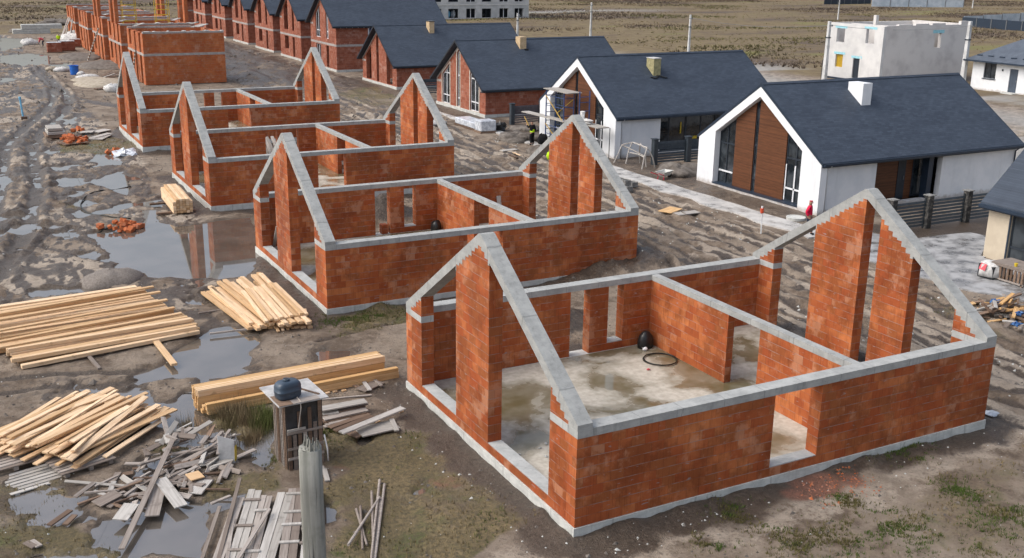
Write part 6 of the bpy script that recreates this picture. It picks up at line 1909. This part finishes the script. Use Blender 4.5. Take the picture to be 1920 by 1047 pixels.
tops = [pole((1290, 112), (1296, 28), 'slim pale pole standing in the dry field, above the scaffolded house'),
        pole((1545, 152), (1553, 40), 'pale pole tight against the corner of the white block house', .24),
        pole((1803, 166), (1817, 40), 'pale pole between the white block house and the tiled bungalow', .26),
        pole((1107, 70), (1112, 5), 'slim pale pole above the ridge of the slit-windowed block house'),
        pole((970, 75), (975, 25), 'slim pale pole in front of the grey apartment block'),
        pole((1571, 36), (1573, 0), 'thin pale pole far out in the field before the dark fence', .14),
        pole((1823, 16), (1828, -8), 'thinnest pole, far out beside the pale blue fence', .14)]


def cable(a, b, sag, lab):
    pts = [a.lerp(b, i / 20) - Vector((0, 0, sag * 4 * (i / 20) * (1 - i / 20))) for i in range(21)]
    solo('overhead_cable', MB().tube(pts, .022, 5), M['steel_grey'], lab, 'cable', 'cables between the poles')


cable(tops[3], tops[4], .9, 'cable sagging between the pole above the slit-windowed house and the one at the apartment block')
cable(tops[1], tops[2], .5, 'cable running past the white block house between its two poles')
cable(tops[0], tops[1], .6, 'cable running from the field pole to the pole at the white block house')

# ------------------------------------------------------------------ far buildings
bh = thing('block_house', 'white two-storey block house under construction with cyan lintel strips', 'house', (80, 67.8, GZ))
xa, xb, ya, yb, zt = 80, 93.4, 67.8, 76.2, 6.05
ops = [(73.55, 74.8, 3.95, 5.5), (69.1, 70.35, 4.1, 5.65), (73.5, 74.65, 1.15, 2.6), (70.9, 71.9, .15, 2.35)]
mb = MB(); gable_wall(mb, xa, xa + .4, ya, yb, ZB, lambda y: zt, ops, 72); part('front_wall', mb, M['aac_light'], bh)
w = MB(); side_wall(w, ya, ya + .4, xa + .4, xb, ZB, zt + .05, [(88.0, 89.0, 3.6, 5.2)]); part('side_wall', w, M['aac'], bh)
part('side_wall', MB().box(xa + .4, yb - .4, ZB, xb, yb, zt), M['aac'], bh); part('back_wall', MB().box(xb - .4, ya + .4, ZB, xb, yb - .4, zt + .1), M['aac'], bh)
part('interior_wall', MB().box(xa + 3.0, ya + .4, ZB, xa + 3.3, yb - .4, zt - .1), M['aac'], bh)
part('interior_wall', MB().box(xa + 3.3, ya + 1.4, ZB, xb - .4, ya + 1.6, zt - .5), M['aac'], bh)
part('floor_slab', MB().box(xa + .4, ya + .4, 2.75, xb - .4, yb - .4, 2.95), M['band'], bh)
part('parapet_block', MB().box(xb - 1.4, ya + .02, zt + .051, xb - .3, ya + .4, zt + .42), M['aac'], bh)
part('parapet_block', MB().box(xa + 3.0, ya + 4.2, zt - .09, xa + 3.4, ya + 4.6, zt + .95), M['aac'], bh)
for k in range(3): part('parapet_block', MB().box(xa + 2.2 + 2.6 * k, ya + .02, zt + .051, xa + 4.3 + 2.6 * k, ya + .4, zt + .18 + .03 * k), M['aac'], bh)
cy_ = m_plain('cyan_lintel_strip', (0.30, 0.58, 0.66), .7)
for a, b, z0, z1 in ops: part('lintel', MB().box(xa - .012, a - .3, z1, xa - .001, b + .3, z1 + .26), cy_, bh)
part('lintel', MB().box(87.6, ya - .012, 5.2, 89.4, ya - .001, 5.55), cy_, bh)
part('window', MB().box(xa + .2, 73.5, 1.15, xa + .25, 74.65, 2.6), m_plain('yellow_window_film', (.42, .27, .02), .6), bh)
dr = part('door', MB().box(xa + .15, 70.9, .15, xa + .22, 71.9, 2.35), M['frame_dark'], bh); part('door_frame', MB().box(xa - .02, 70.7, .05, xa + .02, 70.895, 2.5), M['aac_light'], dr)
part('foundation_sheet', MB().box(xa - .05, ya - .05, ZB, xb + .02, yb + .05, -.0), M['gutter'], bh)
lp = thing('site_lamp', 'thin dark lamp post before the white block house door', 'lamp post', (78.6, 75.2, GZ))
part('shaft', MB().tube([(0, 0, 0), (0, 0, 2.1), (.0, -.4, 2.6)], .04, 6), M['frame_dark'], lp, local=True); part('lamp_head', MB().tube([(0, -.35, 2.55), (0, -.55, 3.0)], .08, 8), M['frame_dark'], lp, local=True)

bw = thing('bungalow', 'white bungalow with grey tiled roof and dark door at the photograph\'s edge', 'house', (87, 45.5, GZ))
mb = MB(); gable_wall(mb, 87, 87.35, 46, 61.4, ZB, lambda y: 2.95, [(58.45, 59.95, 1.08, 2.68), (55.75, 56.75, -.08, 2.32)], 50); part('front_wall', mb, M['white'], bw)
part('side_wall', MB().box(87.35, 61.05, ZB, 96, 61.4, 2.95), M['white'], bw)
front_window(bw, [(58.45, 1.08), (59.95, 1.08), (59.95, 2.68), (58.45, 2.68)], 87.1, M['frame_dark'], bar_y=[(59.2, 1.1, 2.65)])
part('curtain', MB().box(87.30, 58.8, 1.1, 87.31, 59.6, 2.6), M['sand'], bw)
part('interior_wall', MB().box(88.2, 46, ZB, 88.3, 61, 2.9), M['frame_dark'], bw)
d_ = part('door', MB().box(87.1, 55.75, -.08, 87.2, 56.75, 2.32), m_plain('blue_grey_door', (.06, .08, .11), .5), bw); part('handle', MB().box(87.05, 55.9, 1.0, 87.099, 55.96, 1.2), M['steel_grey'], d_)
part('sill', MB().box(86.9, 58.35, 1.0, 87.0, 60.05, 1.07), M['gutter'], bw); part('step', MB().box(86.2, 55.5, ZB, 87, 57, -.09), M['plinth'], bw)
mb = MB(); v_ = [(86.3, 45, 2.9), (86.3, 62.1, 2.9), (97, 62.1, 2.9), (97, 45, 2.9), (91.6, 50, 5.9), (91.6, 57, 5.9)]
mb.v = v_; mb.f = [(0, 1, 5, 4), (1, 2, 5), (2, 3, 4, 5), (3, 0, 4), (3, 2, 1, 0)]
rf = part('roof', mb, M['tile'], bw); part('gutter', MB().box(86.16, 45, 2.76, 86.32, 62.1, 2.92), M['gutter'], rf)
for k in range(11): part('snow_stop', MB().box(87.05, 46.5 + 1.4 * k, 3.32, 87.2, 47.1 + 1.4 * k, 3.46), M['gutter'], rf)
part('wall_lamp', MB().lathe((86.93, 57.6, 2.0), [(.06, 0), (.08, .1), (.05, .2)], 10), M['frame_dark'], bw)

ab = thing('apartment_block', 'long grey block building with rows of open windows at the top of the photograph', 'building', (75, 198, GZ))
xs_ = [75.85 + 0, 79.6, 84.0 - .2, 86.9, 92.05, 95.85, 100.1, 104.0]
wins = [(62.0, 64.3), (66.2, 68.5), (70.9, 73.2), (75.7, 78.0), (79.5, 81.9), (83.7, 86.0), (87.6, 90.0), (91.9, 94.2), (95.7, 98.0), (100.0, 102.3), (103.8, 106.1)]
w = MB(); side_wall(w, 198, 198.45, 60, 107.4, ZB, 9.6, [(a, b, z0, z0 + 1.95) for a, b in wins for z0 in (-.05, 3.35, 6.6)]); part('front_wall', w, M['aac_grey'], ab)
for z in (2.62, 5.9): part('floor_band', MB().box(60, 197.93, z, 107.42, 198 - .001, z + .22), M['aac_light'], ab)
part('side_wall', MB().box(107.0, 198.45, ZB, 107.4, 211, 9.6), M['aac_grey'], ab); part('back_wall', MB().box(60, 211, ZB, 107, 211.4, 9.6), M['aac_grey'], ab)
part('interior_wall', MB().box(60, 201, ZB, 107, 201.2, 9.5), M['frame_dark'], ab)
part('roof', MB().box(60, 198.46, 9.3, 106.9, 210.9, 9.6), M['band'], ab)
for k, (a, b) in enumerate(wins):
    for z0 in (-.05, 3.35):
        f = MB().box(a, 198.25, z0, a + .1, 198.35, z0 + 1.95).box(b - .1, 198.25, z0, b, 198.35, z0 + 1.95).box((a + b) / 2 - .06, 198.25, z0, (a + b) / 2 + .06, 198.35, z0 + 1.95)
        part('window_frame', f, M['frame_white' if k in (7, 9, 10) else 'frame_dark'], ab)
for k, (i, dx, s, mt) in enumerate(((3, .7, .75, 'bag'), (4, 1.4, .8, 'pipe_blue'), (4, .6, .6, 'whiteplastic'), (5, .8, .8, 'bag'), (5, 1.6, .55, 'whiteplastic'), (6, .5, .8, 'pipe_blue'), (6, 1.7, .8, 'foil'), (8, .9, .5, 'black'), (10, 1.6, .4, 'bag'))):
    solo('stored_sack', MB().blob((wins[i][0] + dx, 199.2, -.15 + s), (.55, .4, s), k, 10, 6), M[mt], ['pale sack stored in the ground-floor window nearest the two-storey row', 'light blue insulation roll in the second visible apartment window', 'white roll beside the light blue one in the apartment window', 'white bundle in the third visible apartment window', 'small white roll at the side of the third apartment window', 'blue sheet roll in the fourth visible apartment window', 'pale foil roll at the side of the fourth apartment window', 'black sack in the sixth visible apartment window', 'white scrap in the apartment window nearest the open field'][k], 'sack', smooth=True)


def far_fence(p, q, h, lab, mat, step=3.0, slope=0):
    p = Vector((p.x, p.y, GZ)); q = Vector((q.x, q.y, GZ)); n = max(2, int((q - p).length / step))
    root = thing('far_fence', lab, 'fence', p)
    for k in range(n):
        a = p.lerp(q, k / n); b = p.lerp(q, (k + 1) / n); zz = h + slope * k
        d = (b - a).normalized(); nrm = Vector((-d.y, d.x, 0)) * .05
        part('fence_panel', MB().extr([a - nrm - Vector((0, 0, .4)), b - d * .12 - nrm - Vector((0, 0, .4)), b - d * .12 - nrm + Vector((0, 0, zz)), a - nrm + Vector((0, 0, zz))], [a + nrm - Vector((0, 0, .4)), b - d * .12 + nrm - Vector((0, 0, .4)), b - d * .12 + nrm + Vector((0, 0, zz)), a + nrm + Vector((0, 0, zz))]), mat, root)
        part('post', MB().box(b.x - .13, b.y - .13, GZ - .3, b.x + .05, b.y + .05, GZ + zz + .1), M['steel_grey'], root)


pbl = m_noise('pale_blue_sheet', (0.36, 0.43, 0.50), (0.50, 0.56, 0.62), .6, .6)
far_fence(at(1545, 8), at(1632, 7), 2.6, 'dark blue sheet fence at the far top of the field', M['gutter'])
far_fence(at(1634, 12), at(1806, 14), 2.2, 'pale blue sheet fence beside the dark one at the far top of the field', pbl, 5.0)
far_fence(at(1803, 50), at(1945, 62), 2.0, 'low dark fence crossing the field behind the tiled bungalow', M['gutter'], 4.0)
far_fence(at(1806, 44), at(1945, 40), 1.6, 'stepped pale blue fence just behind the low dark one', pbl, 6.0, .16)
sb = thing('shed', 'grey and dark shed behind the pale blue fence at the far top', 'shed', at(1720, 4))
part('wall', MB().box(-7, 4, 0, 10, 10, 3.4), M['aac_grey'], sb, local=True); part('roof', MB().px([(3.5, 3.4), (10.5, 3.4), (7, 5.2)], -7.5, 10.5), M['gutter'], sb, local=True); part('door', MB().box(-2, 3.9, 0, 2, 3.99, 2.8), M['frame_dark'], sb, local=True)

# ------------------------------------------------------------------ grass, weeds and scrub
def blade_mesh(name, pts, hts, cols, n=3, width=.018, lean=.5):
    """pts (k,3); every tuft is n thin blades"""
    k = len(pts); tot = k * n
    p = np.repeat(pts, n, 0); h = np.repeat(hts, n) * NR.uniform(.6, 1.15, tot); c = np.repeat(cols, n, 0) * NR.uniform(.7, 1.3, (tot, 1))
    a = NR.uniform(0, 2 * PI, tot); l = NR.uniform(.1, lean, tot); a2 = NR.uniform(0, 2 * PI, tot)
    base = p + np.stack([np.cos(a) * .05 * h / .2, np.sin(a) * .05 * h / .2, np.full(tot, -.01)], -1)
    wv = np.stack([np.cos(a2), np.sin(a2), np.zeros(tot)], -1) * (width * (.6 + h)[:, None])
    tip = base + np.stack([np.cos(a) * l * h, np.sin(a) * l * h, h], -1)
    v = np.stack([base - wv, base + wv, tip], 1).reshape(-1, 3)
    me = bpy.data.meshes.new(name)
    me.vertices.add(tot * 3); me.vertices.foreach_set("co", v.ravel())
    me.loops.add(tot * 3); me.loops.foreach_set("vertex_index", np.arange(tot * 3, dtype=np.int32))
    me.polygons.add(tot); me.polygons.foreach_set("loop_start", np.arange(0, tot * 3, 3, dtype=np.int32))
    me.update(calc_edges=True)
    at_ = me.attributes.new("tint", 'FLOAT_COLOR', 'POINT')
    at_.data.foreach_set("color", np.concatenate([np.repeat(c, 3, 0), np.ones((tot * 3, 1))], 1).ravel())
    me.materials.append(M['blade'])
    o = bpy.data.objects.new(name, me); COL.objects.link(o); o['kind'] = 'stuff'
    return o


k = NT('plant_blades', .8, .2)
a_ = k.node("ShaderNodeAttribute", attribute_name="tint"); k.color(a_.outputs["Color"]); M['blade'] = k.m


def gz_np(x, y):
    i = np.clip(np.searchsorted(gx_, x) - 1, 0, nx - 2); j = np.clip(np.searchsorted(gy_, y) - 1, 0, ny - 2)
    return Z.reshape(ny, nx)[j, i]


sel = np.where((grass > .22) & (Y < 80) & (NR.rand(nv) < np.clip(grass * 1.5 * (sstep(.40, .62, nA)), 0, .9)))[0]
sel = sel[Y[sel] < 30] if len(sel) > 60000 else sel
px_n = np.stack([X[sel] + NR.uniform(-.08, .08, len(sel)), Y[sel] + NR.uniform(-.08, .08, len(sel)), Z[sel]], -1)
grn = sstep(.42, .66, fbm(X[sel] * .8, Y[sel] * .8, 77))[:, None]
gc = np.array([[.20, .155, .080]]) * (1 - grn) + np.array([[.080, .105, .028]]) * grn
blade_mesh("grass", px_n, NR.uniform(.03, .13, len(sel)), gc, 3)
# taller reedy weeds between the golden stack and the water
wp = gpoly([(335, 790), (385, 775), (505, 755), (512, 800), (470, 835), (420, 800), (345, 815)])
xx = NR.uniform(min(p[0] for p in wp), max(p[0] for p in wp), 5000); yy = NR.uniform(min(p[1] for p in wp), max(p[1] for p in wp), 5000)
m_ = inside(xx, yy, wp) & (fbm(xx * 1.3, yy * 1.3, 51) > .46); xx, yy = xx[m_], yy[m_]
gn = sstep(.45, .65, fbm(xx * 1.1, yy * 1.1, 52))[:, None]
blade_mesh("weeds", np.stack([xx, yy, gz_np(xx, yy)], -1), NR.uniform(.15, .5, len(xx)), np.array([[.19, .145, .085]]) * (1 - gn) + np.array([[.110, .130, .040]]) * gn, 3, .008)
for px_, r_ in (((520, 850), .5), ((1275, 848), .5), ((1690, 850), .6), ((1705, 843), .5), ((1380, 960), .55), ((1480, 1020), .8), ((1590, 940), .4), ((640, 600), .9), ((700, 592), .8), ((590, 800), .4), ((612, 812), .5), ((1900, 965), .8), ((1720, 1000), .9), ((1800, 920), .6), ((1560, 1020), .7), ((1640, 980), .7), ((1850, 1020), .8), ((1330, 1020), .4)):
    c = at(*px_); n_ = int(900 * r_)
    xx = c.x + NR.normal(0, r_ * .62, n_); yy = c.y + NR.normal(0, r_ * .62, n_)
    kp = fbm(xx * 2.6, yy * 2.6, 99) > .47; xx, yy = xx[kp], yy[kp]
    gn = sstep(.40, .62, fbm(xx * 1.7, yy * 1.7, 98))[:, None]
    blade_mesh("grass_tuft", np.stack([xx, yy, gz_np(xx, yy)], -1), NR.uniform(.03, .11, len(xx)), np.array([[.13, .115, .045]]) * (1 - gn) + np.array([[.070, .110, .022]]) * gn, 3)
# dry scrub over the far fields
N_ = 150000
xx = NR.uniform(-60, 420, N_); yy = NR.uniform(85, 420, N_)
fm = (xx > 84 + 8 * (fbm(xx * .1, yy * .1, 3) - .5)) | (yy > 180)
den = fbm(xx * .035 + yy * .01, yy * .05, 61); band = sstep(.46, .60, den) + .12
keep = fm & (NR.rand(N_) < band) & ~((xx > 58) & (xx < 110) & (yy > 196) & (yy < 213)) & ~((xx > -8) & (xx < 46) & (yy < 196))
xx, yy, den = xx[keep], yy[keep], den[keep]
dk = sstep(.50, .66, den)[:, None]; ol = sstep(.55, .7, fbm(xx * .02, yy * .06, 62))[:, None]
col = np.array([[.185, .140, .080]]) * (1 - dk) + np.array([[.110, .085, .066]]) * dk
col = col * (1 - .6 * ol) + np.array([[.14, .14, .045]]) * .6 * ol
blade_mesh("dry_scrub", np.stack([xx, yy, gz_np(xx, yy)], -1), NR.uniform(.10, .28, len(xx)) * (1 + 1.0 * dk[:, 0]), col, 3, .12, 1.6)
# clods, chips and stones strewn over the site
def chips(name, n, region, mat, smin, smax, test=None):
    mb = MB()
    v = []; f = []
    x0, x1, y0, y1 = region
    xs2 = NR.uniform(x0, x1, n); ys2 = NR.uniform(y0, y1, n)
    ok = np.ones(n, bool) if test is None else test(xs2, ys2)
    for x, y in zip(xs2[ok], ys2[ok]):
        s = R.uniform(smin, smax) * (1 if R.random() < .9 else 1.8); z = gz(x, y) + s * .15
        b = len(v); a = R.uniform(0, 6.28)
        for q in range(4): v.append((x + s * R.uniform(.6, 1.1) * math.cos(a + q * 1.57), y + s * R.uniform(.5, 1) * math.sin(a + q * 1.57), z - s * .3))
        v.append((x + R.uniform(-.2, .2) * s, y + R.uniform(-.2, .2) * s, z + s * R.uniform(.25, .55)))
        f += [(b, b + 1, b + 4), (b + 1, b + 2, b + 4), (b + 2, b + 3, b + 4), (b + 3, b, b + 4)]
    mb.v = v; mb.f = f
    return struct(name, mb, M[mat], 'stuff')


notin = lambda x, y: ~((x > -.2) & (x < 14.1) & (((y > -.2) & (y < 10.2)) | ((y > 17.8) & (y < 28.2)) | ((y > 36.2) & (y < 46.7)) | ((y > 55.6) & (y < 66.1))))
nz1 = lambda x, y: notin(x, y) & (fbm(x * .9, y * .9, 88) > .48)
chips('soil_clods', 9000, (-13, 25, -9, 60), 'soil', .03, .09, nz1)
chips('soil_clods', 2600, (-10, 28, 60, 165), 'soil', .08, .25, nz1)
chips('pale_stones', 700, (-13, 16, -9, 35), 'plinth', .015, .04, notin)
near = lambda x, y: notin(x, y) & ((x > -1.6) & (x < 0) | (y < 0) & (y > -1.2))
chips('mortar_chips', 380, (-1.8, 14, -1.3, 10), 'plinth', .02, .055, near)
chips('brick_chips', 150, (6.2, 8.6, -1.6, -.25), 'brick_row', .02, .06)
chips('street_stones', 900, (14, 25, 0, 70), 'plinth', .03, .09, lambda x, y: fbm(x * .6, y * .6, 90) > .5)
# ------------------------------------------------------------------ light
w = bpy.data.worlds.new("World"); S.world = w; w.use_nodes = True
nt = w.node_tree; bg = nt.nodes["Background"]
sky = nt.nodes.new("ShaderNodeTexSky"); sky.sky_type = 'NISHITA'; sky.sun_disc = False
SUN_EL, SUN_AZ = math.radians(48), math.radians(-75)      # azimuth from +Y towards +X
sky.sun_elevation = SUN_EL; sky.sun_rotation = SUN_AZ
sky.air_density = 1.0; sky.dust_density = 5.0; sky.ozone_density = 1.0
hs = nt.nodes.new("ShaderNodeHueSaturation"); hs.inputs["Saturation"].default_value = 0.62
nt.links.new(sky.outputs[0], hs.inputs["Color"]); nt.links.new(hs.outputs[0], bg.inputs[0])
bg.inputs[1].default_value = 0.135
sl = bpy.data.lights.new("sun", 'SUN'); sl.energy = 0.5; sl.angle = math.radians(60); sl.color = (1.0, 0.97, 0.93)
so = bpy.data.objects.new("sun", sl); COL.objects.link(so)
sd_ = Vector((math.sin(SUN_AZ) * math.cos(SUN_EL), math.cos(SUN_AZ) * math.cos(SUN_EL), math.sin(SUN_EL)))
so.rotation_euler = sd_.to_track_quat('Z', 'Y').to_euler()
S.view_settings.view_transform = 'Standard'; S.view_settings.look = 'None'
S.view_settings.exposure = 0.74; S.view_settings.gamma = 1.0
S.cycles.max_bounces = 6
